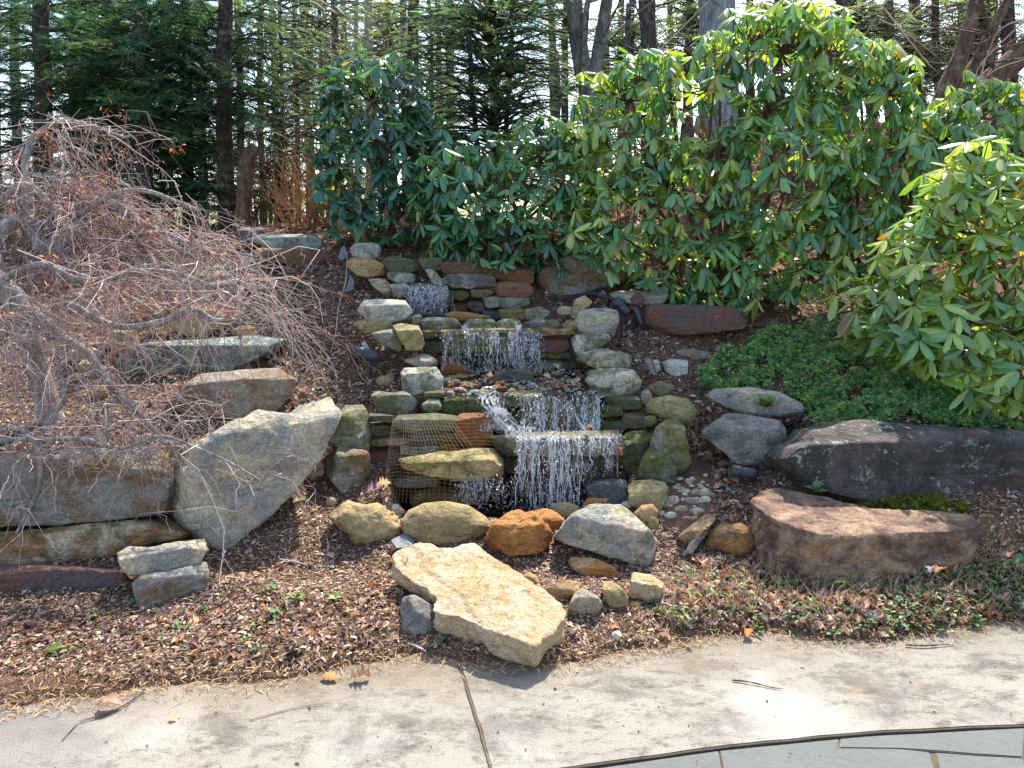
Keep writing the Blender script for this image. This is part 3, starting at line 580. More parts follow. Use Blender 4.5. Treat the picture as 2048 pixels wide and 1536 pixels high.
R('small yellow oval stone on the mulch left of the cascade', oval(770, 762, 18, 11), c=('yel', 'yel'), p=2.2, cuts=0, moss=.2)
R('tall upright mossy grey block at the lower left of the cascade', [(661, 832), (680, 824), (690, 811), (725, 810), (737, 830), (739, 880), (736, 906), (700, 914), (661, 907)], Y=4.2, rv=838, c=('grey', 'green'), moss=.55, lvl=5, lich=.1)
R('rough grey stone supporting the tall upright mossy block', [(649, 902), (670, 893), (735, 903), (740, 950), (722, 987), (680, 978), (654, 952)], Y=4.08, rv=912, c=('grey', 'brown'), moss=.4, lvl=5)
R('brown egg shaped wet boulder at the foot of the upper cascade', [(878, 742), (885, 728), (910, 724), (935, 732), (938, 743), (915, 752), (888, 751)], Y=4.95, c=('brown', 'rust'), p=2.2, cuts=0, wet=.7, iron=.2, lvl=5)
R('dark slanting slab lying in the middle stream', [(960, 762), (1000, 745), (1058, 734), (1069, 758), (1040, 768), (985, 768)], Y=4.85, rv=740, c=('dgrey', 'green'), wet=.5, q=34, moss=.2)
R('amber wet rounded rock in the little upper pool', [(889, 631), (905, 623), (940, 625), (982, 634), (945, 644), (910, 643)], Y=5.45, c=('orange', 'yel'), p=2.4, wet=.5, iron=.8, cuts=0)
R('pinkish grey boulder parting the water in the lower cascade', [(968, 832), (985, 814), (1010, 818), (1035, 845), (1042, 864), (1015, 870), (985, 864)], Y=4.4, rv=828, c=('purple', 'grey'), wet=.4, moss=.15, lvl=5)
R('thick tan ledge stone jutting over the lower pool', [(803, 918), (870, 906), (940, 898), (985, 896), (1008, 915), (1014, 950), (995, 962), (950, 960), (900, 952), (850, 946), (808, 936)], Y=4.05, rv=923, c=('yel', 'tan'), moss=.5, wet=.15, lvl=5, q=34, amp=.12, db=.25)
R('long wet ledge stone where the lower fall spills over', [(988, 874), (1040, 867), (1130, 864), (1230, 861), (1242, 875), (1237, 906), (1150, 908), (1060, 908), (1000, 908)], Y=4.18, rv=876, p=18., cuts=2, c=('olive', 'grey'), moss=.35, wet=.55, lvl=5, q=34, amp=.13, db=.25)
R('square rust brown stone in the lower cascade wall', [(911, 842), (920, 828), (967, 827), (987, 870), (992, 892), (920, 900), (912, 872)], Y=4.3, rv=831, c=('rust', 'redbrown'), wet=.4, iron=.9, lvl=5, q=40)
R('wet grey step stone at the right foot of the lower fall', [(1172, 968), (1190, 958), (1250, 958), (1262, 975), (1260, 1005), (1180, 1008)], Y=4.0, rv=968, c=('dgrey', 'blue'), wet=.9, q=34)

# ---- left terrace
R('large grey rectangular wall boulder at the left margin', [(-160, 925), (-60, 908), (40, 905), (150, 902), (280, 892), (335, 894), (345, 930), (344, 980), (330, 1017), (250, 1027), (150, 1037), (60, 1042), (-160, 1035)], Y=3.45, rv=920, lvl=6, c=('grey', 'brown'), lich=.18, amp=.06, q=34, db=.35, cuts=2, p=14.)
R('tall irregular beige grey boulder with a horned right corner', [(351, 950), (385, 893), (445, 862), (490, 838), (530, 843), (562, 848), (600, 830), (629, 805), (634, 840), (617, 880), (592, 935), (562, 972), (520, 1002), (462, 1052), (440, 1078), (410, 1067), (370, 1032), (351, 992)], Y=3.64, yaw=.32, rv=866, lvl=6, c=('beige', 'grey'), iron=.4, cuts=0, p=16., amp=.05, tilt=.5, db=.3, lich=.05)
R('long brown slab with grey top under the left wall boulder', [(-160, 1072), (50, 1060), (150, 1051), (280, 1039), (345, 1028), (374, 1055), (357, 1077), (290, 1088), (240, 1102), (150, 1118), (60, 1122), (-160, 1125)], Y=3.32, rv=1066, lvl=5, c=('rust', 'beige'), moss=.35, q=34, db=.3, cuts=2, p=14.)
R('dark red brown bottom slab at the far left', [(-160, 1140), (60, 1130), (160, 1134), (256, 1144), (266, 1165), (225, 1184), (100, 1200), (-160, 1208)], Y=3.12, rv=1140, lvl=5, c=('redbrown', 'purple'), q=34, db=.3, tilt=.1, cuts=2, p=14.)
R('notched flat grey stone stacked above the grey block', [(237, 1106), (260, 1093), (300, 1095), (350, 1084), (405, 1079), (416, 1100), (392, 1131), (340, 1139), (260, 1147), (240, 1126)], Y=3.12, rv=1104, lvl=5, c=('grey', 'beige'), q=34, amp=.08, cuts=2, p=14.)
R('grey block on the mulch at the bottom of the left stack', [(265, 1166), (285, 1146), (340, 1144), (410, 1124), (416, 1145), (414, 1196), (350, 1207), (275, 1207)], Y=3.08, rv=1156, lvl=5, c=('grey', 'brown'), q=34, cuts=2, p=14.)
R('rust stained grey boulder with a pointed left end behind the maple twigs', [(330, 812), (375, 770), (400, 750), (480, 741), (555, 737), (589, 760), (581, 790), (540, 827), (470, 837), (370, 832)], Y=4.5, rv=762, lvl=5, c=('grey', 'brown'), iron=.8, lich=.1, q=34, cuts=2, p=14.)
R('blue green lichen covered long boulder behind the maple twigs', [(245, 725), (255, 700), (300, 685), (400, 679), (500, 671), (562, 679), (545, 702), (470, 737), (350, 752), (270, 752)], Y=4.95, rv=690, lvl=5, c=('blue', 'dgrey'), lich=.5, q=34, cuts=2, p=14.)
R('broad orange tan block on top of the lichen covered boulder', [(335, 655), (350, 622), (395, 606), (430, 612), (452, 640), (448, 662), (380, 668)], Y=5.25, rv=622, c=('tan', 'orange'))
R('round beige cobble left of the broad orange tan block', oval(322, 621, 14, 10), Y=5.4, c=('beige', 'tan'), p=2.2, cuts=0)
R('long tan stone behind the round beige cobble', [(260, 618), (275, 604), (330, 600), (350, 610), (335, 622), (280, 626)], Y=5.5, c=('tan', 'brown'))
R('tan stone left of the broad orange tan block under twigs', [(215, 670), (235, 655), (270, 660), (275, 678), (240, 682)], Y=5.1, c=('tan', 'olive'))
R('buff stone wedged right of the broad orange tan block', [(462, 662), (480, 650), (505, 652), (515, 668), (485, 672)], Y=5.2, c=('tan', 'orange'))
R('yellow tan stone lowest of the little pile at the maple', [(150, 735), (165, 720), (188, 722), (186, 738), (165, 742)], Y=4.85, c=('yel', 'tan'))
R('grey tan stone in the pile behind the maple trunk', [(130, 712), (150, 690), (180, 692), (205, 705), (190, 722), (150, 724)], Y=5.0, c=('beige', 'brown'))
R('flat tan stone topping the pile behind the maple trunk', [(140, 692), (170, 682), (215, 684), (230, 696), (185, 702)], Y=5.1, c=('tan', 'brown'))
R('yellow orange round stone left of the pointed boulder', oval(196, 853, 17, 11), Y=4.35, c=('yel', 'orange'), p=2.3)
R('small pale tan stone behind the big grey wall boulder', [(280, 880), (286, 866), (300, 867), (304, 882)], Y=4.15, c=('beige', 'tan'), lvl=3)
R('flat tan stone resting on the big grey wall boulder', [(124, 905), (128, 898), (175, 896), (180, 903), (160, 910)], Y=3.85, c=('yel', 'tan'))
R('brown oval stone right of the maple trunk', oval(208, 784, 22, 14), Y=4.65, c=('brown', 'tan'), p=2.4)
R('small ochre stone at the base of the maple trunk', oval(130, 830, 12, 8), Y=4.4, c=('yel', 'tan'), p=2.3, lvl=3)
R('small olive stone on the mulch above the maple trunk base', oval(225, 862, 10, 7), Y=4.35, c=('brown', 'olive'), p=2.3, lvl=3)
R('grey humped rock at the top of the left bank', [(468, 470), (480, 453), (510, 449), (532, 462), (532, 482), (480, 484)], Y=6.7, c=('purple', 'grey'), p=3)
R('long rock with a mint green lichen crust on the left crest', [(503, 482), (520, 467), (570, 465), (620, 469), (647, 480), (642, 495), (540, 496)], Y=6.6, rv=474, c=('dgrey', 'grey'), lich=.62)
R('long flat brown red wall slab on the left crest', [(500, 505), (520, 496), (600, 496), (660, 499), (669, 515), (666, 528), (600, 528), (540, 522)], Y=6.45, rv=500, c=('redbrown', 'brown'), lvl=5)
R('grey tan boulder half hidden below the left crest', [(380, 560), (400, 540), (450, 538), (480, 552), (470, 572), (410, 576)], Y=6.0, c=('grey', 'brown'))
R('greenish ledge stone among the upper maple twigs', [(400, 545), (430, 530), (490, 528), (500, 540), (450, 550)], Y=6.3, c=('olive', 'grey'))
R('wide purple grey rock behind the upper maple twigs', [(400, 590), (430, 560), (470, 556), (500, 575), (480, 595)], Y=5.9, c=('purple', 'grey'))

# ---- masonry of the cascade: every stone its own part of the wall it belongs to
def wall(name, label, items, Y, rows_c):
    o = empty(name, P(1000, 900, Y)); tag(o, label, 'stone wall')
    for k, it in enumerate(items):
        pts, cc, extra = it[0], it[1], (it[2] if len(it) > 2 else {})
        kw = dict(Y=Y, wet=.5, moss=.32, iron=.2, cuts=1, p=18., name='stone', parent=o, c=cc); kw.update(extra); rock(pts, **kw)
    return o
g1, g2, g3, g4 = ('grey', 'green'), ('brown', 'dgrey'), ('dgrey', 'wetb'), ('redbrown', 'purple')
wall('cascade_wall', 'lower tier of stacked wet stones behind the plunge pool', [
 ([(789, 842), (800, 831), (870, 827), (911, 832), (910, 857), (860, 864), (815, 864), (792, 852)], g1, {'moss': .6}),
 ([(816, 871), (830, 861), (906, 861), (907, 879), (870, 885), (822, 884)], g2), ([(737, 882), (760, 872), (811, 872), (817, 884), (800, 889), (743, 892)], ('beige', 'brown')),
 ([(803, 892), (840, 884), (876, 884), (879, 903), (830, 910), (804, 907)], ('beige', 'blue')), ([(878, 886), (911, 881), (917, 901), (895, 907), (879, 904)], ('orange', 'rust')),
 ([(738, 896), (770, 890), (802, 891), (807, 926), (760, 932), (740, 928)], g4, {'moss': .1}), ([(740, 930), (770, 926), (802, 930), (802, 967), (740, 970)], g3, {'wet': .8}),
 ([(784, 962), (830, 944), (871, 953), (874, 972), (800, 974)], ('dgrey', 'grey'), {'wet': .6, 'Y': 4.15}), ([(800, 945), (850, 930), (930, 946), (935, 960), (830, 965)], g3, {'wet': .7, 'moss': .6}),
 ([(818, 987), (880, 974), (943, 977), (953, 1007), (828, 1012)], ('brown', 'olive'), {'Y': 4.1}), ([(737, 972), (800, 975), (822, 990), (815, 1010), (742, 1012)], g3, {'wet': .8}),
 ([(655, 960), (720, 940), (745, 955), (745, 1000), (700, 1005)], g2), ([(770, 829), (740, 826), (742, 842), (785, 842), (792, 832)], g2), ([(742, 845), (785, 843), (790, 868), (745, 870)], g3),
 ([(795, 907), (880, 905), (905, 912), (880, 920), (800, 920)], ('olive', 'brown')),
 ([(870, 955), (950, 955), (1000, 962), (1000, 985), (880, 985)], g3, {'wet': .8}), ([(950, 985), (1000, 982), (1030, 990), (1030, 1015), (950, 1015)], ('brown', 'wetb'), {'wet': .8}),
 ([(985, 908), (1030, 905), (1075, 908), (1075, 945), (990, 945)], g4, {'wet': .8}), ([(1075, 908), (1150, 908), (1155, 940), (1080, 942)], ('wetb', 'brown'), {'wet': .8}),
 ([(1150, 908), (1240, 905), (1248, 935), (1155, 938)], g4, {'wet': .7}), ([(1155, 938), (1250, 935), (1255, 962), (1160, 965)], ('brown', 'redbrown'), {'wet': .6}),
 ([(1010, 945), (1090, 942), (1095, 985), (1015, 985)], ('redbrown', 'wetb'), {'wet': .9}), ([(1090, 942), (1160, 942), (1165, 985), (1095, 985)], ('purple', 'wetb'), {'wet': .9}),
 ([(1010, 985), (1095, 985), (1095, 1030), (1015, 1030)], g3, {'wet': .9}), ([(1095, 985), (1180, 985), (1185, 1025), (1100, 1030)], g3, {'wet': .9}),
 ([(1238, 905), (1252, 868), (1290, 860), (1303, 872), (1285, 920), (1265, 945), (1246, 925)], ('green', 'dgrey'), {'moss': .8, 'wet': .4}), ([(1245, 935), (1280, 920), (1290, 965), (1255, 970)], g3, {'wet': .6})], 4.3, None)
wall('cascade_wall', 'middle tier of mossy stones between the two stream steps', [
 ([(879, 802), (900, 788), (962, 787), (977, 800), (967, 824), (886, 826)], ('olive', 'green'), {'moss': .7}), ([(1011, 792), (1030, 782), (1076, 782), (1080, 800), (1062, 814), (1018, 812)], ('green', 'grey'), {'moss': .8}),
 ([(1040, 832), (1062, 815), (1078, 800), (1130, 793), (1142, 820), (1137, 862), (1045, 864)], ('olive', 'brown'), {'wet': .6, 'moss': .4}), ([(1140, 792), (1186, 785), (1197, 800), (1197, 850), (1142, 860)], g1, {'moss': .6, 'wet': .6}),
 ([(1198, 812), (1240, 810), (1246, 830), (1200, 835)], ('green', 'dgrey'), {'moss': .8}), ([(1198, 838), (1244, 834), (1246, 862), (1200, 864)], g1, {'moss': .7}),
 ([(980, 800), (1012, 795), (1020, 815), (1000, 822), (985, 815)], ('wetb', 'grey'), {'wet': .8}), ([(1020, 815), (1050, 815), (1045, 845), (1030, 840)], ('redbrown', 'wetb'), {'wet': .7}),
 ([(1213, 795), (1240, 790), (1277, 792), (1282, 816), (1218, 818)], ('dgrey', 'green'), {'Y': 4.62}), ([(1244, 826), (1290, 822), (1292, 852), (1248, 858)], ('dgrey', 'brown'), {'wet': .2}),
 ([(980, 866), (1000, 862), (1000, 905), (985, 905)], g1), ([(848, 784), (880, 780), (892, 790), (870, 797), (850, 796)], ('olive', 'green'))], 4.55, None)
wall('cascade_wall', 'upper tier of mossy stones under the row of lip stones', [
 ([(886, 680), (897, 668), (944, 665), (947, 702), (890, 705)], ('green', 'olive'), {'moss': .8}), ([(946, 667), (1010, 664), (1022, 672), (1020, 702), (950, 704)], ('green', 'dgrey'), {'moss': .8}),
 ([(1020, 672), (1068, 668), (1072, 705), (1022, 705)], ('redbrown', 'wetb'), {'wet': .8}), ([(1072, 677), (1082, 670), (1131, 671), (1137, 697), (1121, 703), (1077, 702)], ('redbrown', 'purple'), {'moss': .1}),
 ([(1081, 708), (1098, 700), (1138, 701), (1140, 713), (1110, 717), (1085, 714)], ('green', 'dgrey'), {'moss': .6}), ([(1076, 720), (1120, 717), (1124, 740), (1080, 742)], g1),
 ([(1120, 720), (1150, 718), (1152, 742), (1124, 742)], g3), ([(842, 667), (850, 657), (895, 661), (897, 671), (850, 675)], ('brown', 'purple')), ([(847, 680), (895, 674), (892, 702), (850, 704)], g3),
 ([(875, 706), (920, 703), (925, 728), (880, 730)], g4, {'wet': .7}), ([(920, 705), (990, 703), (992, 740), (925, 742)], g3, {'wet': .8, 'Y': 5.2}), ([(990, 705), (1080, 704), (1082, 742), (992, 742)], ('dgrey', 'wetb'), {'wet': .9, 'Y': 5.2}),
 ([(885, 660), (940, 656), (1010, 656), (1020, 664), (950, 668), (890, 669)], ('tan', 'olive'), {'wet': .6, 'Y': 5.08}), ([(1010, 656), (1080, 656), (1090, 664), (1020, 670)], ('brown', 'olive'), {'wet': .7, 'Y': 5.08}), ([(1070, 657), (1145, 657), (1150, 668), (1075, 671)], ('brown', 'tan'))], 5.12, None)
lip = empty('cascade_lip', P(1000, 650, 5.2)); tag(lip, 'row of rounded mottled lip stones above the middle cascade', 'stone row')
for pts, cc in [([(838, 642), (855, 632), (912, 636), (925, 652), (890, 660), (845, 659)], g1), ([(931, 645), (945, 636), (987, 637), (993, 651), (965, 662), (934, 658)], ('pale', 'green')),
                ([(992, 647), (1005, 637), (1032, 634), (1042, 645), (1031, 661), (1000, 662)], ('pale', 'olive')), ([(1040, 649), (1070, 637), (1116, 639), (1124, 653), (1090, 660), (1043, 660)], ('grey', 'purple')),
                ([(1124, 650), (1135, 638), (1153, 643), (1152, 660), (1127, 662)], ('grey', 'olive')), ([(824, 632), (840, 626), (848, 640), (836, 648), (824, 645)], g1)]:
    rock(pts, Y=5.2, c=cc, moss=.4, wet=.15, p=4.5, cuts=4, name='stone', parent=lip)
wall('cascade_wall', 'top tier of stacked stones round the highest fall', [
 ([(813, 592), (825, 571), (870, 562), (892, 570), (902, 600), (882, 628), (830, 626)], ('dgrey', 'purple'), {'wet': .9, 'Y': 5.6, 'rv': 576, 'lvl': 5}),
 ([(900, 582), (915, 574), (938, 576), (942, 591), (925, 599), (902, 594)], ('olive', 'green'), {'moss': .7}), ([(941, 576), (975, 571), (986, 586), (970, 594), (944, 591)], ('redbrown', 'brown'), {'wet': .2}),
 ([(884, 561), (900, 547), (950, 546), (986, 554), (990, 571), (940, 575), (900, 574)], ('grey', 'purple'), {'wet': 0}), ([(849, 537), (860, 534), (887, 560), (882, 570), (864, 562)], ('grey', 'beige'), {'wet': 0}),
 ([(984, 571), (1000, 562), (1055, 564), (1065, 580), (1060, 592), (1000, 592)], ('brown', 'redbrown'), {'wet': 0, 'moss': .1}), ([(964, 597), (980, 585), (1050, 588), (1057, 606), (1040, 614), (975, 614)], ('grey', 'green'), {'wet': 0, 'moss': .5}),
 ([(998, 619), (1045, 615), (1049, 637), (1005, 640)], ('olive', 'brown'), {'Y': 5.5}), ([(934, 597), (965, 594), (968, 622), (936, 624)], g3, {'wet': .6}), ([(900, 600), (935, 598), (936, 626), (902, 628)], g4, {'wet': .7}),
 ([(966, 616), (1000, 614), (1004, 638), (970, 638)], ('blue', 'dgrey'), {'wet': .5}), ([(837, 522), (850, 511), (882, 514), (884, 537), (845, 540)], ('dgrey', 'olive'), {'Y': 6.1, 'wet': 0}),
 ([(880, 521), (950, 514), (988, 519), (990, 547), (890, 546)], ('redbrown', 'brown'), {'Y': 6.1, 'wet': 0}), ([(984, 542), (1040, 530), (1066, 545), (1064, 564), (1000, 564)], ('redbrown', 'rust'), {'Y': 6.05, 'wet': 0}),
 ([(885, 575), (900, 575), (905, 600), (890, 605)], g3, {'Y': 5.75}), ([(800, 590), (818, 590), (828, 625), (810, 628)], ('olive', 'brown')), ([(1050, 620), (1080, 612), (1100, 625), (1085, 638), (1052, 638)], ('olive', 'grey'), {'Y': 5.5, 'wet': 0})], 5.68, None)

# ---- pebbles: gravel heap right of the pool, and those in the middle stream
PEB = []
rs = np.random.default_rng(3)
spots = [(1345, 1002, 15, 11), (1362, 1020, 16, 10), (1384, 1003, 17, 8), (1395, 1024, 18, 9), (1340, 1033, 15, 10), (1370, 1040, 15, 8), (1410, 1000, 13, 8), (1352, 980, 12, 9), (1372, 985, 12, 8), (1392, 985, 11, 8), (1330, 1012, 10, 9), (1255, 1009, 14, 8), (1280, 1005, 9, 7), (1410, 986, 14, 10), (1424, 992, 8, 7), (1338, 966, 10, 8), (1358, 960, 11, 7), (1378, 968, 9, 7), (1348, 990, 9, 6), (1400, 972, 8, 6), (1322, 1028, 9, 7), (1367, 1003, 10, 8), (1388, 1038, 9, 6)]
for k, (u, v, a_, b_) in enumerate(spots):
    rock(oval(u, v, a_, b_, 8, rs.uniform(-.4, .4)), 'small rounded pale pebble in the gravel heap right of the pool', c=[('pale', 'beige'), ('beige', 'olive'), ('grey', 'pale'), ('pale', 'grey')][k % 4], p=2.2, cuts=0, lvl=2, iron=0, name='pebble', cat='pebble', group='pebbles in the gravel heap right of the pool')
for k in range(46):
    u, v = rs.normal(1370, 32), rs.normal(1000, 25)
    if v > 1050 or v < 950 or u < 1335: continue
    a_ = rs.uniform(5, 9); rock(oval(u, v, a_, a_ * rs.uniform(.6, .8), 8, rs.uniform(-.5, .5)), 'small rounded pale pebble in the gravel heap right of the pool', c=[('pale', 'beige'), ('beige', 'tan'), ('grey', 'pale')][k % 3], p=2.2, cuts=0, lvl=2, iron=0, name='pebble', cat='pebble', group='pebbles in the gravel heap right of the pool')
for k in range(95):
    u = rs.uniform(890, 1180); v = rs.uniform(748, 790)
    Yp = np.interp(v, [742, 790], [5.05, 4.56]); a_ = rs.uniform(6, 13)
    rock(oval(u, v, a_, a_ * rs.uniform(.45, .65), 8, rs.uniform(-.3, .3)), 'wet brown pebble in the shallow middle stream', Y=Yp, c=[('tan', 'brown'), ('rust', 'brown'), ('pale', 'grey'), ('olive', 'yel'), ('redbrown', 'tan')][k % 5], p=2.2, cuts=0, lvl=2, wet=.55, name='pebble', cat='pebble', group='wet pebbles in the middle stream')
# ------------------------------------------------------------------ foliage materials
LEAF = tint_mat('rhododendron_leaf', .32, .36, spec=1.0, back=(2.3, 2.05, .5))
NEEDLE = tint_mat('conifer_needles', .55, .38, spec=.3, back=(1.5, 1.6, .95))
def bark_mat(name, a, b, sc_=1.):
    n = NT(name); co = n.coord(); v = n.vmul(co, (1, 1, .28)); c = n.mix(n.ramp(n.noise(v, 22 * sc_, 6, .7, .5), .38, .62), a, b)
    c = n.mix(n.ramp(n.noise(co, 9, 6, .75), .54, .64, 0, .6), c, lin(150, 156, 140))
    n.setv(n.b.inputs['Base Color'], c); n.b.inputs['Roughness'].default_value = .9
    n.link(n.bump(n.math('ADD', n.noise(v, 34 * sc_, 6, .75, .8), n.vor(n.vmul(co, (1, 1, .3)), 26 * sc_)), .03), n.b.inputs['Normal']); return n.m
BARK_D = bark_mat('dark_ridged_bark', lin(52, 42, 38), lin(96, 80, 70))
BARK_G = bark_mat('grey_lichen_bark', lin(92, 84, 80), lin(138, 132, 126))
BARK_R = bark_mat('warm_brown_bark', lin(88, 64, 50), lin(140, 108, 86))
BARK_P = bark_mat('pale_yellow_bark', lin(150, 142, 108), lin(188, 180, 146))
BARK_M = bark_mat('smooth_maple_bark', lin(140, 128, 118), lin(196, 186, 174), 1.4)
TWIG = tint_mat('twigs', .75)
rv_ = np.random.default_rng(21)

# ------------------------------------------------------------------ rhododendrons
def leaf_template(w, fold, droop):
    xs = np.array([0, .16, .45, .78, 1.0]); hw = np.array([.010, .62, 1.0, .92, .12]) * w / 2
    V = []
    for x, h in zip(xs, hw):
        zc = -droop * x * x; V += [(x, -h, zc - fold * h), (x, 0, zc), (x, h, zc - fold * h)]
    F = []
    for i in range(4):
        a = i * 3; F += [(a, a + 1, a + 4, a + 3), (a + 1, a + 2, a + 5, a + 4)]
    return np.array(V), np.array(F)
LT = [leaf_template(.32, .35, .10), leaf_template(.36, .55, .22), leaf_template(.29, .25, .05), leaf_template(.34, .95, .38)]
def leaf_cols(k, rs, base, n_lit):
    B = np.array(base); c = B[rs.integers(0, len(B), k)] * rs.uniform(.75, 1.25, (k, 1))
    return c
LEAFMESH = {}
def shrub(label, blobs, base_px, baseY, nwh, llen, palette, droop=(-.9, .1), group='rhododendrons behind the cascade', nobj=300):
    rs = np.random.default_rng(len(label) * 7 + nwh)
    base = P(*base_px, baseY); base[2] = ground(base[0], base[1])[0] - .03
    root = tag(empty('rhododendron', base), label, 'shrub', group)
    areas = np.array([b[2] * b[3] for b in blobs], float); areas /= areas.sum()
    C, Nn = [], []
    for b, ar in zip(blobs, areas):
        u, v, ru, rv2, Y = b; c = P(u, v, Y); k = int(nwh * ar); sx, sz = ru * Y / FPX, rv2 * Y / FPX
        d = rs.normal(size=(k * 3, 3)); d /= np.linalg.norm(d, axis=1)[:, None]
        d = d[(d[:, 1] < .45) | (d[:, 2] > .3)][:k]
        r = 1 + .30 * noise(d * 2.2 + u) + .05 * rs.normal(size=len(d)); r *= np.where(rs.random(len(d)) < .25, rs.uniform(.6, .95, len(d)), 1)
        p = c + d * r[:, None] * np.array([sx, (sx + sz) * .42, sz]); C.append(p); Nn.append(d)
    C, Nn = np.concatenate(C), np.concatenate(Nn)
    gz = ground(C[:, 0], C[:, 1], False); ok = C[:, 2] > gz + .08
    ins = np.zeros(len(C), bool)     # drop whorls deep inside another blob
    for b in blobs:
        u, v, ru, rv2, Y = b; c = P(u, v, Y); sx, sz = ru * Y / FPX, rv2 * Y / FPX
        q = (C - c) / np.array([sx, (sx + sz) * .42, sz]); ins |= (q ** 2).sum(1) < .40
    ok &= ~ins; C, Nn = C[ok], Nn[ok]
    # thin out to an even spacing
    keep = []; cell = {}; sp = llen * .60
    for i in rs.permutation(len(C)):
        kx = tuple((C[i] // sp).astype(int)); bad = False
        for dx in (-1, 0, 1):
            for dy in (-1, 0, 1):
                for dz in (-1, 0, 1):
                    for j in cell.get((kx[0] + dx, kx[1] + dy, kx[2] + dz), ()):
                        if ((C[i] - C[j]) ** 2).sum() < sp * sp: bad = True
        if not bad: keep.append(i); cell.setdefault(kx, []).append(i)
    C, Nn = C[keep], Nn[keep]
    up = Nn * np.array([.5, .5, .3]) + np.array([0, 0, .9]) + rs.normal(size=Nn.shape) * .18; up /= np.linalg.norm(up, axis=1)[:, None]
    X0 = np.cross(up, np.array([.3, 1, .1])); X0 /= np.linalg.norm(X0, axis=1)[:, None]; Y0 = np.cross(up, X0)
    ax, pos, scl, tin, lz = [], [], [], [], []
    wd = rs.uniform(*droop, len(C))                       # each whorl hangs more or less
    wsz = rs.uniform(.62, 1.12, len(C)); ns = rs.integers(5, 11, len(C)); ph0 = rs.random(len(C)) * 6.28
    pal = np.array(palette); wc = rs.integers(0, len(pal), len(C))
    for k in range(10):
        m = ns > k; ph = ph0 + k * 2.399 + rs.normal(size=len(C)) * .15; el = wd + rs.normal(size=len(C)) * .22 + (.35 if k > 7 else 0)
        h = X0 * np.cos(ph)[:, None] + Y0 * np.sin(ph)[:, None]; a = h * np.cos(el)[:, None] + up * np.sin(el)[:, None]
        a = a + np.array([0, 0, -.15]); a /= np.linalg.norm(a, axis=1)[:, None]
        ax.append(a[m]); lz.append((up - 0 * a)[m]); pos.append((C + h * .012)[m]); scl.append((llen * wsz * rs.uniform(.6, 1.12, len(C)))[m])
        c = pal[wc] * rs.uniform(.75, 1.25, (len(C), 1)); c = c * np.exp(.22 * noise(C * 1.6))[:, None] * [1 + 0, 1, 1]; yl = rs.random(len(C)) < .035; c[yl] = np.array(lin(170, 156, 50)); bl = rs.random(len(C)) < .012; c[bl] = np.array(lin(130, 96, 60)); tin.append(c[m])
    ax, lz, pos, scl, tin = map(np.concatenate, (ax, lz, pos, scl, tin))
    M = rotmats(ax, lz); 
    roll = rs.normal(size=len(ax)) * .3; cr, sr = np.cos(roll)[:, None], np.sin(roll)[:, None]
    yv, zv = M[..., 1] * cr + M[..., 2] * sr, M[..., 2] * cr - M[..., 1] * sr; M = np.stack([M[..., 0], yv, zv], -1)
    # the leaves that show largest become parts of their own
    q = pos - EYE; dep = q @ FWD; uu = 1024 + FPX * (q @ RT) / dep; vv = 768 - FPX * (q @ UPV) / dep
    score = dep + np.where((uu < 0) | (uu > 2048) | (vv < 0) | (vv > 1536), 99, 0)
    od = np.argsort(score); big = od[:nobj]; rest = od[nobj:]
    ti = rs.choice(4, len(ax), p=[.32, .27, .24, .17])
    for i in big:
        shade = int(rs.integers(0, 3)); key = (int(ti[i]), shade, tuple(np.round(pal[wc[0] if 0 else rs.integers(0, len(pal))], 3)))
        if key not in LEAFMESH:
            T, F = LT[key[0]]; cc = np.array(key[2]) * (.8, 1., 1.25)[shade]
            o = mk('leaf', T, F, LEAF, None, True, np.repeat(cc[None], len(T), 0)); LEAFMESH[key] = o.data; bpy.data.objects.remove(o)
        o = bpy.data.objects.new('leaf', LEAFMESH[key]); COL.objects.link(o); o.parent = root
        A = np.eye(4); A[:3, :3] = M[i] * scl[i]; A[:3, 3] = pos[i] - base; o.matrix_local = Matrix(A.tolist())
    prt = []
    for t in range(4):
        s_ = rest[ti[rest] == t]; T, F = LT[t]; prt.append(scatter(T, F, M[s_], pos[s_] - base, scl[s_], tin[s_]))
    V, F, T = join(prt); o = mk('foliage', V, F, LEAF, root, True, T); tag(o, kind='stuff')
    # buds at the whorl hearts
    N, IF = ico(1); bt = scatter(N * [.5, .5, 1.2], IF, rotmats(X0, up), C - base + up * .008, np.full(len(C), .009), np.tile(lin(150, 120, 60), (len(C), 1)))
    # branches: base -> limb nodes -> whorls
    K = max(6, len(C) // 28); cen = C[rs.choice(len(C), K, replace=False)]
    for _ in range(6):
        lab = ((C[:, None] - cen[None]) ** 2).sum(-1).argmin(1); cen = np.array([C[lab == j].mean(0) if (lab == j).any() else cen[j] for j in range(K)])
    tb = []
    for j in range(K):
        b0 = base + np.array([rs.normal() * .15, rs.normal() * .1, 0]); cj = cen[j] * .86 + (base + [0, 0, .4]) * .14
        mid = b0 * .5 + cj * .5 + np.array([rs.normal() * .08, rs.normal() * .08, -.10]); tb.append(curve_pts([b0, mid, cj], 10))
    V1, F1 = tubes(np.array(tb) - base, np.tile(np.linspace(.022, .009, 10), (K, 1)), 6)
    tw = []
    for i in range(len(C)):
        s_ = cen[lab[i]] * .86 + (base + [0, 0, .4]) * .14; e_ = C[i]; tw.append(curve_pts([s_, s_ * .45 + e_ * .55 + np.array([0, 0, -.06]) + rs.normal(size=3) * .03, e_], 6))
    V2, F2 = tubes(np.array(tw) - base, np.tile(np.linspace(.007, .0035, 6), (len(C), 1)), 4)
    mk('branches', *join([(V1, F1), (V2, F2)])[:2], BARK_R, root)
    tag(mk('buds', bt[0], bt[1], TWIG, root, True, bt[2]), kind='stuff')
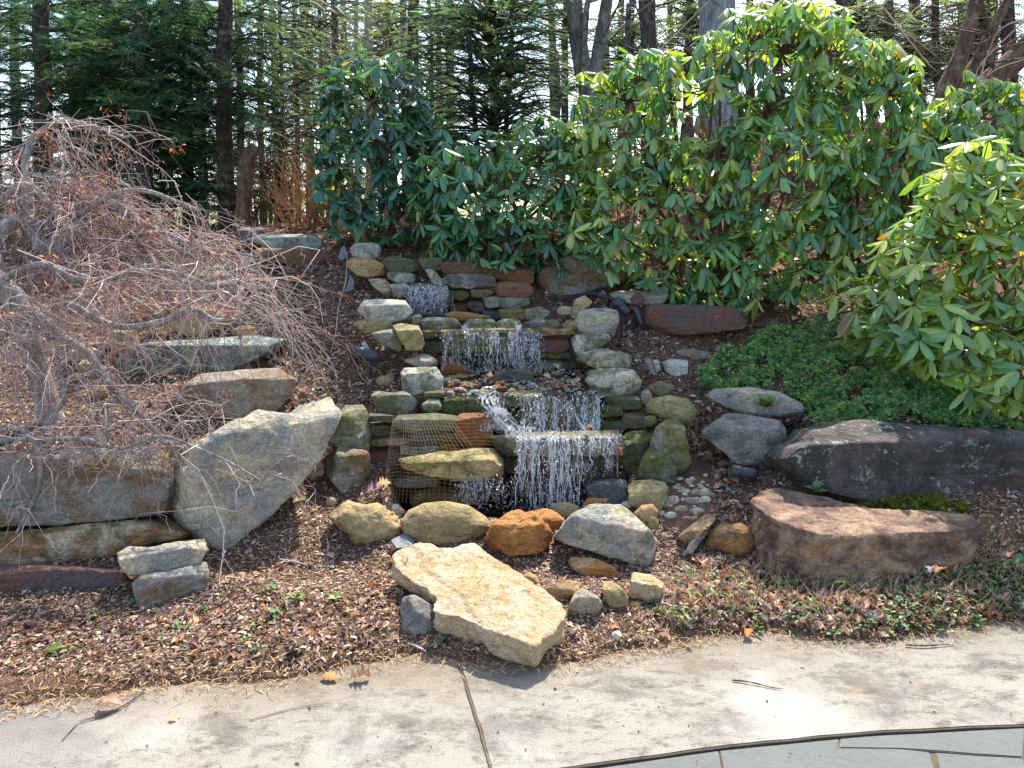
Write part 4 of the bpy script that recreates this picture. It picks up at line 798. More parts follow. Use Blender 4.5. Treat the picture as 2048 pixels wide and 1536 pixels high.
DKG = [lin(58, 104, 80), lin(66, 114, 82), lin(54, 98, 80), lin(78, 122, 88)]
MDG = [lin(82, 130, 80), lin(96, 142, 84), lin(76, 126, 84), lin(108, 148, 84)]
LTG = [lin(132, 164, 92), lin(150, 174, 96), lin(116, 154, 94), lin(164, 180, 98), lin(106, 146, 98)]
shrub('dark glossy bushy rhododendron left of the middle shrub above the cascade', [(750, 200, 100, 85, 7.0), (740, 320, 110, 110, 6.9), (830, 330, 90, 110, 6.8), (760, 420, 100, 70, 6.8), (690, 250, 55, 90, 6.9)], (770, 490), 6.9, 1100, .155, DKG, (-.8, .1))
shrub('mid green rhododendron hanging right above the top fall', [(960, 400, 120, 110, 6.4), (1080, 360, 105, 110, 6.5), (1030, 470, 130, 70, 6.3), (900, 460, 60, 60, 6.4), (1120, 470, 70, 70, 6.3)], (1010, 500), 6.7, 1100, .15, MDG + DKG[:2], (-.9, .0))
shrub('tall light green rhododendron right of centre with yellow backlit leaves', [(1260, 250, 110, 110, 6.3), (1400, 210, 110, 120, 6.2), (1540, 130, 110, 110, 6.1), (1250, 420, 110, 110, 6.1), (1400, 400, 130, 120, 6.0), (1560, 340, 130, 140, 5.9), (1330, 510, 100, 70, 6.0), (1480, 530, 130, 80, 5.8), (1620, 500, 90, 100, 5.8), (1550, 50, 60, 40, 6.1), (1650, 120, 70, 90, 6.1), (1300, 150, 60, 50, 6.3), (1460, 110, 50, 60, 6.2), (1185, 190, 40, 40, 6.3), (1200, 330, 60, 60, 6.2)], (1420, 560), 6.4, 2600, .15, LTG + MDG, (-1.2, .0))
shrub('leggy rhododendron at upper right under the leaning tree', [(1740, 190, 90, 100, 6.3), (1830, 300, 110, 90, 6.1), (1960, 230, 90, 70, 6.4), (1720, 380, 80, 90, 6.0), (2040, 330, 80, 80, 6.2), (1730, 480, 90, 80, 5.8), (1870, 400, 90, 80, 5.9), (1980, 330, 80, 70, 6.0)], (1800, 520), 6.4, 1300, .15, MDG + LTG[:2], (-1.15, -.2))
shrub('nearest pale leaved rhododendron at the right margin over the terrace', [(1960, 400, 110, 100, 4.6), (2060, 520, 120, 130, 4.4), (1880, 520, 110, 90, 4.6), (1790, 620, 110, 70, 4.7), (1930, 650, 120, 90, 4.4), (2050, 720, 100, 90, 4.2), (1980, 760, 60, 50, 4.15)], (2080, 640), 5.3, 1500, .16, LTG, (-.85, .2))

# ------------------------------------------------------------------ trees: trunks
def trunk_path(px, Y, n=14):
    out = []
    for t in px: out.append(P(t[0], t[1], t[3] if len(t) > 3 else Y))
    return curve_pts(out, n)
def tree(name, label, stems, mat, cat='tree', group=None, crown=None, branches=0, brseed=0, ground_it=True):
    """stems: list of (list of (u, v, radius_px[, Y]), Y) ; first stem starts on the ground"""
    parts = []; base = None; allp = []
    for px, Y in stems:
        pts = np.array([P(t[0], t[1], t[3] if len(t) > 3 else Y) for t in px]); rad = np.array([t[2] * (t[3] if len(t) > 3 else Y) / FPX for t in px])
        if base is None:
            base = pts[0].copy()
            if ground_it:
                base[2] = ground(base[0], base[1])[0] - .1
                pts[0] = base; rad[0] *= 1.15
        q = curve_pts(np.c_[pts, rad], 26); c, r = q[:, :3], q[:, 3]
        r = r * (1 + .06 * noise(c * 6)); c = c + .02 * np.c_[noise(c * 2), noise(c * 2 + 9), 0 * r]
        allp.append((c, r)); parts.append(tubes(c[None], r[None], 12))
    root = tag(empty(name, base), label, cat, group)
    V, F, _ = join(parts); mk('trunk', V - base, F, mat, root)
    return root, base, allp
def bare_branches(root, base, allp, mat, n, L, seed, r0=.012, tint=None, elev=(.1, .9), name='branches', sub=5):
    rs = np.random.default_rng(seed); tb, tr = [], []
    for k in range(n):
        c, r = allp[rs.integers(len(allp))]; i = rs.integers(len(c) // 4, len(c)); a = rs.random() * 6.28; e = rs.uniform(*elev); l = L * rs.uniform(.4, 1.2)
        d = np.array([math.cos(a) * math.cos(e), math.sin(a) * math.cos(e), math.sin(e)]); s_ = c[i]; m = s_ + d * l * .5 + rs.normal(size=3) * l * .07; e_ = s_ + d * l + np.array([0, 0, rs.uniform(-.1, .15)]) * l + rs.normal(size=3) * l * .1
        main = curve_pts([s_, m, e_], 8); tb.append(main); tr.append(np.linspace(min(r0, r[i]), r0 * .25, 8))
        for j in range(sub):
            q = main[rs.integers(2, 8)]; d2 = d + rs.normal(size=3) * .6; d2 /= np.linalg.norm(d2); l2 = l * rs.uniform(.2, .5)
            tb.append(curve_pts([q, q + d2 * l2 * .5 + rs.normal(size=3) * l2 * .08, q + d2 * l2], 8)); tr.append(np.linspace(r0 * .4, r0 * .15, 8))
    V, F = tubes(np.array(tb) - base, np.array(tr), 4)
    return tag(mk(name, V, F, mat, root), kind='stuff')

# feathery hemlock sprays
def spray_template(n=9, droop=.12, wid=.30):
    V, F = [], []
    for i in range(n):
        x = (i + .6) / n; l = wid * (1 - .75 * x) * (.7 + .3 * math.sin(i * 2.1)); z = -droop * x * x
        for s_ in (-1, 1):
            k = len(V); dx = .10; V += [(x - .02, 0, z), (x + dx * .4, s_ * l * .5, z - .02 + .02 * s_), (x + dx, s_ * l, z - .03), (x + .045, 0, z)]; F.append((k, k + 1, k + 2, k + 3))
    k = len(V); V += [(0, -.006, 0), (0, .006, 0), (1, 0, -droop)]; F.append((k, k + 1, k + 2, k + 2)); return np.array(V), np.array(F)
SPR, SPF = spray_template()
def hemlock_crown(root, base, axis_pts, n_br, Lr, seed, cols, sp_len=.22, v_lim=None, dens=1., elev=(-.25, .35), shell=None, nm='crown', airy=.0, keepf=None):
    """branches radiate from points on the axis; sprays along them"""
    rs = np.random.default_rng(seed); tb, tr, pos, ax, sc2, tn = [], [], [], [], [], []
    cols = np.array(cols)
    for k in range(n_br):
        t = rs.random(); i = int(t * (len(axis_pts) - 1)); s_ = axis_pts[i] + rs.normal(size=3) * .02
        l = (Lr[0] + (Lr[1] - Lr[0]) * t) * rs.uniform(.55, 1.15); a = rs.random() * 6.28; e = rs.uniform(*elev)
        d = np.array([math.cos(a) * math.cos(e), math.sin(a) * math.cos(e), math.sin(e)])
        e_ = s_ + d * l + np.array([0, 0, -.16 * l]); m = s_ + d * l * .5 + np.array([0, 0, .03 * l]) + rs.normal(size=3) * .04 * l
        c = curve_pts([s_, m, e_], 9); tb.append(c); tr.append(np.linspace(.012, .003, 9))
        ns = max(4, int(l * 26 * dens)); tt = rs.uniform(.15 + airy, 1, ns); sd_ = rs.choice([-1, 1], ns); side = np.cross(d, [0, 0, 1.]); side /= np.linalg.norm(side)
        pj = c[(tt * 8).astype(int)] + rs.normal(size=(ns, 3)) * .02
        aa = d * rs.uniform(.3, 1, (ns, 1)) + side * (sd_ * rs.uniform(.2, 1.1, ns))[:, None] + rs.normal(size=(ns, 3)) * .18 + np.array([0, 0, -.18])
        pos.append(pj); ax.append(aa); sc2.append(sp_len * rs.uniform(.6, 1.3, ns) * (1.1 - .4 * tt)); bc = cols[rs.integers(len(cols))] * rs.uniform(.7, 1.35)
        tn.append(np.repeat(bc[None], ns, 0) * rs.uniform(.8, 1.2, (ns, 1)))
    pos, ax, sc2, tn = map(np.concatenate, (pos, ax, sc2, tn))
    if keepf is not None: m = keepf(pos, rs); pos, ax, sc2, tn = pos[m], ax[m], sc2[m], tn[m]
    upv = np.tile([0, 0, 1.], (len(pos), 1)) + rs.normal(size=pos.shape) * .35
    V, F, T = scatter(SPR, SPF, rotmats(ax, upv), pos - base, sc2, tn)
    o = mk(nm, V, F, NEEDLE, root, False, T)
    V, F = tubes(np.array(tb) - base, np.array(tr), 4); mk('branches', V, F, BARK_D, root)
    return len(F)
HEM = [lin(66, 106, 70), lin(58, 96, 72), lin(80, 114, 72), lin(50, 84, 66), lin(100, 122, 72)]
HEMY = [lin(118, 136, 96), lin(94, 118, 86), lin(138, 148, 104), lin(82, 108, 80)]
PIN = [lin(138, 154, 108), lin(158, 168, 116), lin(116, 138, 102), lin(166, 166, 124)]
def axis(u0, v0, u1, v1, Y, n=40): return np.linspace(P(u0, v0, Y), P(u1, v1, Y), n)
# left hemlocks : thick dark trunks
for k, (u, Y, r, lab, nb, L) in enumerate([(85, 8.2, 16, 'broad mossy hemlock trunk standing leftmost of the dark hemlocks', 150, (.9, 1.0)), (215, 8.8, 14, 'dark hemlock with dense boughs second from the left', 230, (1.1, 1.1)),
        (285, 8.0, 14, 'dark hemlock whose trunk shows to the ground behind the maple', 230, (1.0, 1.1)), (-20, 8.6, 16, 'dark hemlock cut by the left margin', 170, (1.1, 1.2)), (375, 8.6, 10, 'slimmer hemlock right of the dark hemlock with the bare lower trunk', 200, (.9, 1.1)),
        (448, 8.1, 15, 'straight hemlock trunk at the right end of the dark hemlocks', 170, (.75, .95)), (150, 10.5, 12, 'far hemlock filling in behind the left hemlocks', 200, (1.4, 1.5)), (330, 10.8, 12, 'far hemlock behind the slimmer hemlock', 190, (1.3, 1.4))]):
    root, base, ap = tree('hemlock_tree', lab, [([(u + 4, 470, r), (u, 200, r * .95), (u - 5 + 8 * (k % 2), -60, r * .8), (u - 6, -330, r * .5)], Y)], BARK_D if k != 0 else BARK_D, group='dark hemlocks at upper left')
    hemlock_crown(root, base, axis(u, 410, u - 4, -30, Y), int(nb * (.38 if k in (0, 3) else .6)), L, 50 + k, HEM, .22, dens=1.0, airy=.08)
root, base, ap = tree('hemlock_tree', 'feathery multi stemmed hemlock rising behind the middle rhododendron', [([(990, 500, 7), (988, 250, 6), (975, -40, 5)], 7.9), ([(990, 480, 6), (1012, 260, 5), (1030, -40, 4)], 7.9), ([(985, 480, 6), (950, 240, 5), (930, -40, 4)], 8.1)], BARK_D)
hemlock_crown(root, base, axis(990, 400, 985, 0, 7.9), 430, (1.0, 1.1), 70, HEMY + HEM[:3], .16, dens=.75, airy=.22, elev=(-.1, .6))
# airy young hemlocks and saplings between
for k, (u, Y, v0, nb, L, lab) in enumerate([(560, 9.0, 420, 130, (.9, 1.0), 'thin airy hemlock sapling with see through boughs'), (640, 10.5, 420, 90, (1., 1.), 'sparse hemlock sapling left of the dark rhododendron'), (860, 9.4, 330, 90, (.8, .8), 'sparse hemlock sapling behind the gap right of the dark rhododendron')]):
    root, base, ap = tree('hemlock_sapling', lab, [([(u, 470, 4), (u + 3, 200, 3.5), (u - 3, -80, 3)], Y)], BARK_D)
    hemlock_crown(root, base, axis(u, v0, u, -40, Y), nb, L, 90 + k, HEMY, .19, dens=.55, elev=(-.3, .5), airy=.15)
# deciduous and pine trunks
D1 = tree('forked_tree', 'forked grey brown tree above the middle rhododendron', [([(1192, 480, 19), (1186, 300, 18), (1178, 190, 18), (1160, 110, 17), (1150, 0, 15), (1140, -160, 12)], 7.6), ([(1180, 200, 14), (1196, 110, 13), (1212, 30, 12), (1228, -80, 9)], 7.6), ([(1165, 130, 6), (1172, 45, 6), (1182, -20, 5)], 7.5)], BARK_G)
bare_branches(*D1, BARK_G, 12, .8, 4)
D2 = tree('dark_trunk_tree', 'dark purplish trunk between the forked tree and the wide pale trunk', [([(1300, 480, 18), (1298, 120, 15), (1292, -20, 16), (1290, -160, 14)], 9.0)], BARK_D); bare_branches(*D2, BARK_D, 10, 1., 5)
D3 = tree('wide_pale_trunk_tree', 'widest trunk with pale grey lichen bark rising from the light green rhododendron', [([(1436, 520, 38), (1434, 100, 34), (1432, -40, 32), (1430, -200, 28)], 9.2)], bark_mat('pale_lichen_bark', lin(124, 126, 130), lin(176, 178, 178)))
D4 = tree('leaning_tree', 'multi stemmed tree leaning right over the rhododendrons at the right edge', [([(1790, 560, 26), (1800, 400, 24), (1860, 280, 22), (1950, 190, 22), (2050, 100, 22), (2160, -20, 18)], 6.9),
     ([(1850, 330, 14, 7.1), (1885, 200, 17), (1920, 110, 15), (1945, 30, 12), (1962, -60, 9)], 7.2), ([(1900, 190, 9, 7.2), (1950, 120, 9), (1990, 50, 9), (2030, -30, 7)], 7.3), ([(1960, 0, 4), (1975, 60, 4), (1982, 110, 4), (1990, 142, 3)], 6.8)], BARK_R)
bare_branches(*D4, BARK_R, 26, .9, 6, r0=.009, elev=(-.3, .6))
bg = [(672, 11, 7, BARK_D), (712, 12, 5, BARK_P), (738, 13, 9, BARK_P), (693, 14, 4, BARK_P), (826, 9.5, 12, BARK_D), (808, 13, 7, BARK_G), (480, 10, 7, BARK_D), (520, 13, 6, BARK_G), (592, 12, 5, BARK_D), (548, 15, 6, BARK_P), (612, 14, 5, BARK_P), (650, 16, 5, BARK_G), (1106, 12, 8, BARK_D), (1240, 14, 7, BARK_G), (1212, 16, 8, BARK_G), (1345, 13, 6, BARK_D), (1375, 15, 7, BARK_D), (1500, 13, 8, BARK_D), (1560, 12, 7, BARK_D), (1610, 10.5, 12, BARK_G), (1685, 10, 13, BARK_D), (1730, 14, 9, BARK_D), (1775, 12, 10, BARK_D), (1830, 15, 12, BARK_D), (1875, 11, 8, BARK_D), (1930, 13, 14, BARK_D), (1985, 15, 12, BARK_D), (2020, 10.5, 14, BARK_D), (30, 14, 9, BARK_G), (180, 13, 10, BARK_D), (400, 14, 9, BARK_G), (770, 16, 6, BARK_G), (900, 14, 9, BARK_D)]
bgw = ['slim', 'straight', 'leaning', 'thin', 'dark', 'pale', 'mossy']
def where(u):
    for lim, s_ in ((200, 'at the far left edge'), (470, 'behind the left hemlocks'), (700, 'in the bright gap on the left'), (860, 'above the dark rhododendron'), (1120, 'behind the feathery hemlock'), (1260, 'beside the forked tree'), (1420, 'between the dark and the pale trunk'), (1640, 'behind the tall light green rhododendron'), (1800, 'left of the leaning tree'), (1950, 'behind the leaning tree')):
        if u < lim: return s_
    return 'at the right edge'
seen = {}
for k, (u, Y, r, m) in enumerate(bg):
    w_ = where(u); seen[w_] = seen.get(w_, 0) + 1
    ordn = ['', 'second ', 'third ', 'fourth ', 'fifth ', 'sixth ', 'seventh ', 'eighth ', 'ninth '][seen[w_] - 1]
    tone = {'dark_ridged_bark': 'dark', 'grey_lichen_bark': 'grey', 'pale_yellow_bark': 'pale yellowish'}[m.name]
    size = 'thin' if r < 8 else 'sturdy'
    t = tree('woodland_tree', f'{ordn}{size} {tone} trunk in the wood {w_}'.strip(), [([(u + 4, 480, r), (u, 150, r * .92), (u + (-8, 6, 0)[k % 3], -120, r * .75), (u, -300, r * .5)], Y)], m, group='woodland trunks behind the garden')
    bare_branches(*t, m, 7 if u < 1100 else 11, 1.5, 200 + k, r0=.014, elev=(-.2, .7))
# pine boughs in the sunlit wood
for k, (u, v, ru, rv2, Y, n_) in enumerate([(780, 60, 110, 90, 14, 170), (690, 120, 80, 120, 15, 120), (1260, 120, 110, 110, 13, 240), (1380, 60, 90, 80, 12, 150), (1560, 60, 90, 60, 11.5, 130), (1700, 70, 110, 80, 11, 240), (1820, 90, 110, 90, 12, 220), (1960, 60, 110, 80, 11, 170), (1130, 60, 60, 110, 13, 100), (560, 300, 60, 110, 13, 90), (1640, 330, 100, 80, 11, 110), (1980, 330, 90, 90, 10, 110), (1250, 250, 60, 90, 12, 90), (610, 120, 80, 110, 12, 170), (880, 240, 70, 120, 13, 130), (1110, 330, 70, 80, 12, 120), (700, 300, 80, 80, 15, 90)]):
    rs = np.random.default_rng(400 + k); c = P(u, v, Y); s_ = np.array([ru, 0, rv2]) * Y / FPX
    gz = ground(c[0], c[1])[0]; base = np.array([c[0], c[1], gz - .1])
    nm = ['a yellow green', 'a soft olive', 'a light green', 'a hazy green', 'a sunlit green'][k % 5]
    root = tag(empty('pine_tree', base), f'{nm[2:]} pine crown {where(u)}' if k not in (4, 5, 7, 9, 11, 12) else f'{nm[2:]} loose pine boughs lower {where(u)}' if v > 200 else f'{nm[2:]} pine boughs hanging {where(u)}', 'pine tree', 'pines in the sunlit wood')
    ap = np.linspace(base, np.array([c[0], c[1], c[2] + s_[2] + 1.0]), 30); V, F = tubes((ap + .05 * np.c_[noise(ap), noise(ap + 5), 0 * ap[:, 0]] - base)[None], np.linspace(.08, .04, 30)[None], 8); mk('trunk', V, F, BARK_D, root)
    hemlock_crown(root, base, np.linspace(c - [0, 0, s_[2]], c + [0, 0, s_[2] * .7], 30), n_, (s_[0] * 1.1, s_[0] * 1.0), 500 + k, PIN if u < 1500 else PIN[:3] + HEMY[:2], .28, dens=.30, elev=(-.3, .4))

# brown leafless undergrowth
def far_woods():
    rs = np.random.default_rng(88); n = 6000; Y = rs.uniform(17, 30, n); X = rs.uniform(-.75, .75, n) * Y; zt = .6 + (Y - 17) * .09 + 1.1 * noise(np.c_[X, Y, 0 * X] * .5) + rs.normal(size=n) * .3
    p = np.c_[X, Y, rs.uniform(-1.6, 1, n) + zt]; c = np.array(PIN + [lin(150, 128, 100), lin(120, 104, 84), lin(104, 116, 76)])[rs.integers(0, 7, n)]
    V, F, T = scatter(SPR, SPF, rotmats(rs.normal(size=(n, 3)) * [1, 1, .5], np.tile([0, 0, 1.], (n, 1)) + rs.normal(size=(n, 3)) * .5), p, rs.uniform(.5, 1.1, n), c)
    tag(mk('distant_woods', V, F, NEEDLE, None, False, T), 'hazy olive and brown far-off woodland seen low between the trunks', 'woods', kind='stuff')
far_woods()
def thicket(label, u0, u1, v0, Y0, Y1, n, h, seed, col, name='bare_shrub', bend=.3):
    rs = np.random.default_rng(seed); c0 = P((u0 + u1) / 2, v0, (Y0 + Y1) / 2); c0[2] = ground(c0[0], c0[1])[0]; root = tag(empty(name, c0), label, 'shrub')
    tb, tr, tn = [], [], []
    for k in range(n):
        Y = rs.uniform(Y0, Y1); x = P(rs.uniform(u0, u1), v0, Y)[0]; z = ground(x, Y)[0] - .02; l = h * rs.uniform(.5, 1.1); d = np.array([rs.normal() * bend, rs.normal() * bend, 1]); d /= np.linalg.norm(d)
        s_ = np.array([x, Y, z]); m = curve_pts([s_, s_ + d * l * .5 + rs.normal(size=3) * .05 * l, s_ + d * l + rs.normal(size=3) * .12 * l], 7); tb.append(m); tr.append(np.linspace(.007, .002, 7)); cc = np.array(col) * rs.uniform(.5, 1.3); tn.append(cc)
        for j in range(7):
            q = m[rs.integers(1, 7)]; d2 = d + rs.normal(size=3) * .7; d2 /= np.linalg.norm(d2); l2 = l * rs.uniform(.1, .4); tb.append(curve_pts([q, q + d2 * l2 * .5 + rs.normal(size=3) * .04 * l2, q + d2 * l2], 7)); tr.append(np.linspace(.0035, .0012, 7)); tn.append(cc * 1.1)
    V, F = tubes(np.array(tb) - c0, np.array(tr), 3); mk('stems', V, F, TWIG, root, True, np.repeat(np.array(tn), 21, 0))
thicket('reddish brown leafless shrub stems left of the dark rhododendron', 570, 680, 470, 7.2, 8.2, 60, .75, 1, lin(150, 100, 62))
thicket('tan leafless brush in the gap behind the left crest', 480, 640, 440, 9, 11, 90, 1.2, 2, lin(150, 120, 84))
thicket('brown leafless brush behind the right rhododendrons', 1650, 1980, 470, 7.4, 9.5, 110, 1.2, 3, lin(140, 104, 84))
thicket('grey brown leafless brush behind the tall light green rhododendron', 1200, 1640, 460, 8, 11, 110, 1.7, 4, lin(124, 100, 80))
thicket('thin leafless saplings at the upper left', 470, 640, 380, 8.2, 9.5, 36, 2.8, 5, lin(120, 96, 80), bend=.14)
thicket('low tangled brush behind the weeping maple', -100, 470, 420, 8.5, 11, 120, 1.0, 6, lin(96, 84, 70))
thicket('fine leafless saplings in the bright gap above the dark rhododendron', 640, 880, 380, 10, 13, 60, 3.4, 7, lin(130, 112, 92), bend=.16)
# vine wrapped stub left of the gap
V_ = tree('vine_wrapped_stump', 'slanting stump wrapped in brown vines at the left gap', [([(478, 480, 14), (486, 400, 15), (497, 320, 16), (510, 292, 10)], 7.6)], BARK_R, cat='stump'); bare_branches(*V_, BARK_R, 40, .35, 8, r0=.006, elev=(-.6, 1.2))
# twigs arching in from the right
ar = []
for pts in ([(2050, 40, 5.6), (1960, 130, 5.7), (1960, 165, 5.7), (1990, 140, 5.6), (2050, 118, 5.5)], [(1600, 90, 6.6), (1700, 20, 6.6), (1760, 12, 6.6), (1800, 55, 6.7), (1870, 110, 6.8)], [(1760, 40, 6.6), (1800, 50, 6.7), (1850, 8, 6.8), (1940, 40, 6.9)], [(1958, 165, 5.6), (1975, 110, 5.6), (2000, 60, 5.5), (2050, 36, 5.4)], [(1500, 140, 6.7), (1640, 60, 6.8), (1780, -20, 6.9)], [(1290, 130, 7), (1350, 70, 7.1), (1420, 0, 7.2)], [(1770, 20, 6.6), (1850, 120, 6.4), (1870, 140, 6.4)]):
    ar.append(curve_pts([P(*t) for t in pts], 14))
b0 = ar[0][0]; V, F = tubes(np.array(ar) - b0, np.tile(np.linspace(.006, .003, 14), (len(ar), 1)), 5)
tag(mk('arching_twigs', V, F, TWIG, D4[0], True, np.tile(lin(176, 140, 128), (len(V), 1))), kind='stuff').location = Vector(b0) - Vector(D4[1])

# ------------------------------------------------------------------ weeping maple
def maple():
    rs = np.random.default_rng(77); base = P(108, 862, 4.35); base[2] = ground(base[0], base[1])[0] - .05
    root = tag(empty('weeping_maple', base), 'leafless weeping maple with a grey trunk and a cascade of red purple twigs', 'tree')
    limbs = [([(108, 862, 21), (92, 800, 19), (72, 720, 17), (48, 640, 17), (20, 585, 17), (-10, 540, 16), (-30, 480, 15)], 4.35),
             ([(-10, 545, 9, 4.3), (40, 590, 9, 4.1), (110, 665, 8, 3.95), (180, 715, 7, 3.85), (235, 790, 6, 3.8), (290, 835, 5, 3.75), (335, 890, 3, 3.7)], 4.0),
             ([(-30, 490, 13, 4.4), (40, 440, 12, 4.6), (95, 500, 11, 4.6), (150, 460, 11, 4.7), (195, 415, 10, 4.8), (235, 415, 9, 4.8), (270, 440, 8, 4.8), (330, 480, 6, 4.8), (385, 515, 5, 4.7)], 4.5),
             ([(195, 415, 7, 4.8), (165, 400, 7, 4.8), (120, 365, 6, 4.8), (70, 350, 5, 4.9)], 4.8), ([(-20, 500, 9, 4.4), (60, 440, 7, 4.9), (50, 330, 5, 5.0), (70, 275, 5, 5.1), (110, 243, 4, 5.1), (170, 250, 3, 5.1), (250, 275, 2, 5.1)], 5.0),
             ([(110, 615, 5, 4.0), (150, 612, 6, 3.9), (200, 640, 6, 3.9), (260, 655, 5, 3.8), (330, 640, 5, 3.8), (385, 620, 4, 3.8), (430, 640, 4, 3.7), (475, 640, 2, 3.7)], 3.9),
             ([(115, 700, 4, 3.9), (118, 740, 4, 3.8), (128, 800, 4, 3.7), (95, 850, 3, 3.6), (75, 900, 3, 3.5)], 3.7), ([(70, 660, 5, 4.0), (30, 630, 5, 3.9), (0, 660, 4, 3.8), (-30, 750, 4, 3.7)], 3.9),
             ([(-30, 870, 4, 3.5), (20, 858, 4, 3.45), (55, 870, 4, 3.4), (80, 920, 4, 3.4), (70, 990, 3, 3.4), (20, 1100, 2, 3.3)], 3.4), ([(0, 880, 4, 3.45), (100, 880, 4, 3.4), (170, 878, 4, 3.4), (240, 895, 3, 3.4), (330, 872, 3, 3.4), (420, 905, 2, 3.4), (520, 960, 2, 3.4)], 3.4),
             ([(235, 790, 4, 3.8), (215, 830, 4, 3.7), (212, 880, 3, 3.65)], 3.7), ([(300, 510, 5, 4.6), (330, 570, 5, 4.5), (345, 610, 4, 4.4)], 4.5), ([(0, 400, 6, 4.8), (60, 370, 5, 4.7), (140, 430, 5, 4.6), (260, 380, 4, 4.6), (400, 420, 3, 4.6)], 4.7),
             ([(0, 560, 6, 4.2), (80, 530, 5, 4.0), (180, 560, 4, 3.9), (300, 540, 4, 3.9), (420, 570, 3, 3.9), (540, 640, 2, 3.9)], 4.0), ([(270, 440, 5, 4.7), (360, 480, 5, 4.6), (440, 520, 4, 4.5), (480, 560, 3, 4.4), (540, 610, 2, 4.3)], 4.6)]
    paths = []; parts = []
    for k, (px, Y) in enumerate(limbs):
        pts = np.array([P(t[0], t[1], t[3] if len(t) > 3 else Y) for t in px]); rad = 1.25 * np.array([t[2] * (t[3] if len(t) > 3 else Y) / FPX for t in px])
        if k == 0: pts[0] = base
        q = curve_pts(np.c_[pts, rad], 30); c, r = q[:, :3], np.maximum(q[:, 3], .003)
        c = c + .012 * np.c_[noise(c * 5), noise(c * 5 + 3), noise(c * 5 + 8)]; paths.append(c)
        (parts.append(tubes(c[None], r[None], 10)) if k == 0 else mk('limb', *(lambda a, b: (a - base, b))(*tubes(c[None], r[None], 8)), BARK_M, root))
    mk('trunk', parts[0][0] - base, parts[0][1], BARK_M, root)
    # twigs: rise a little, arch over and hang
    tb, tr, tn = [], [], []; ends = []
    rootc = P(60, 480, 4.5); pool = np.concatenate([p[4:] if k not in (5, 6, 8, 9, 10) else p[4::5] for k, p in enumerate(paths) if k])
    gray, red = np.array(lin(214, 198, 184)), np.array(lin(136, 98, 94))
    for k in range(430):
        s_ = pool[rs.integers(len(pool))] + rs.normal(size=3) * .01
        a = rs.normal(.1, 1.2); d = np.array([math.cos(a), -abs(math.sin(a)) * .4 + .35 * math.sin(a), 0]); d = d / np.linalg.norm(d)
        if rs.random() < .22: d[0] *= -1
        l = rs.uniform(.2, .62); rise = rs.uniform(-.05, .4)
        tt = np.linspace(0, 1, 8)[:, None]
        w1 = rs.normal(size=3) * .20 * l
        c = s_ + d * (l * tt) + np.array([0, 0, 1.]) * (rise * l * tt - rs.uniform(.35, .95) * l * tt ** 2) + w1 * np.sin(tt * 5 + rs.random() * 6) + .018 * rs.normal(size=(8, 3)) * (tt > 0)
        tb.append(c); r0 = rs.uniform(.0018, .0040); tr.append(np.linspace(r0, r0 * .5, 8)); f = rs.random(); tn.append((gray * f + red * (1 - f)) * rs.uniform(.6, 1.25))
        for j in range(rs.integers(5, 9)):
            i = rs.integers(1, 8); q = c[i]; d2 = (c[min(i + 1, 7)] - c[i - 1]); d2 /= np.linalg.norm(d2) + 1e-6; d2 = d2 + rs.normal(size=3) * .5 + np.array([0, 0, -.25]); d2 /= np.linalg.norm(d2)
            l2 = rs.uniform(.08, .30); bend = rs.normal(size=3) * .25
            c2 = q + d2 * (l2 * tt) + (bend + np.array([0, 0, -.35])) * l2 * tt ** 2 + .007 * rs.normal(size=(8, 3)) * (tt > 0); tb.append(c2); tr.append(np.linspace(r0 * .6, r0 * .38, 8)); f2 = rs.random() * .75; tn.append(gray * f2 + red * (1 - f2)); ends.append(c2[-1])
    V, F = tubes(np.array(tb) - base, np.array(tr), 3); o = mk('twigs', V, F, TWIG, root, True, np.repeat(np.array(tn), 24, 0)); tag(o, kind='stuff')
    # last year's shrivelled orange leaves
    E = np.array(ends); q = E - EYE; vv = 768 - FPX * (q @ UPV) / (q @ FWD); cand = np.where(vv < 640)[0]; pick = rs.choice(cand, min(200, len(cand)), replace=False)
    pos = np.repeat(E[pick], 7, 0) + rs.normal(size=(len(pick) * 7, 3)) * .022; T = np.array([(0, 0, 0), (.35, .10, .05), (1, 0, -.15), (.35, -.10, .05), (.6, .02, .12)]); Fq = np.array([(0, 1, 4, 3), (1, 2, 3, 4)])
    V, F, T2 = scatter(T, Fq, rotmats(rs.normal(size=pos.shape) + [0, 0, -.5], rs.normal(size=pos.shape)), pos - base, rs.uniform(.025, .055, len(pos)), np.array(lin(196, 120, 76))[None] * rs.uniform(.6, 1.3, (len(pos), 1)))
    tag(mk('dead_leaves', V, F, TWIG, root, True, T2), kind='stuff')
maple()
# ------------------------------------------------------------------ bark mulch, litter and small plants
CHIP = tint_mat('bark_chips', .85, spec=.2)
DRY = tint_mat('dry_leaf', .7, .18, spec=.25, back=(1.4, 1.1, .8))
GREEN = tint_mat('green_leaf', .5, .2, spec=.35)
def inpoly(u, v, poly):
    poly = np.array(poly, float); ins = np.zeros(len(u), bool); j = len(poly) - 1
    for i in range(len(poly)):
        xi, yi, xj, yj = *poly[i], *poly[j]; c = ((yi > v) != (yj > v)) & (u < (xj - xi) * (v - yi) / ((yj - yi) + 1e-9) + xi); ins ^= c; j = i
    return ins
def to_px(p):
    q = p - EYE; d = q @ FWD; return 1024 + FPX * (q @ RT) / d, 768 - FPX * (q @ UPV) / d
def in_channel(x, y):
    x = np.asarray(x); y = np.asarray(y)
    if len(x) > 50:
        pu, pv = to_px(np.c_[x, y, np.full(len(x), .15)]); heap = ((pu - 1370) / 62) ** 2 + ((pv - 1003) / 44) ** 2 < 1
        return _chan(x, y) | heap
    return _chan(x, y)
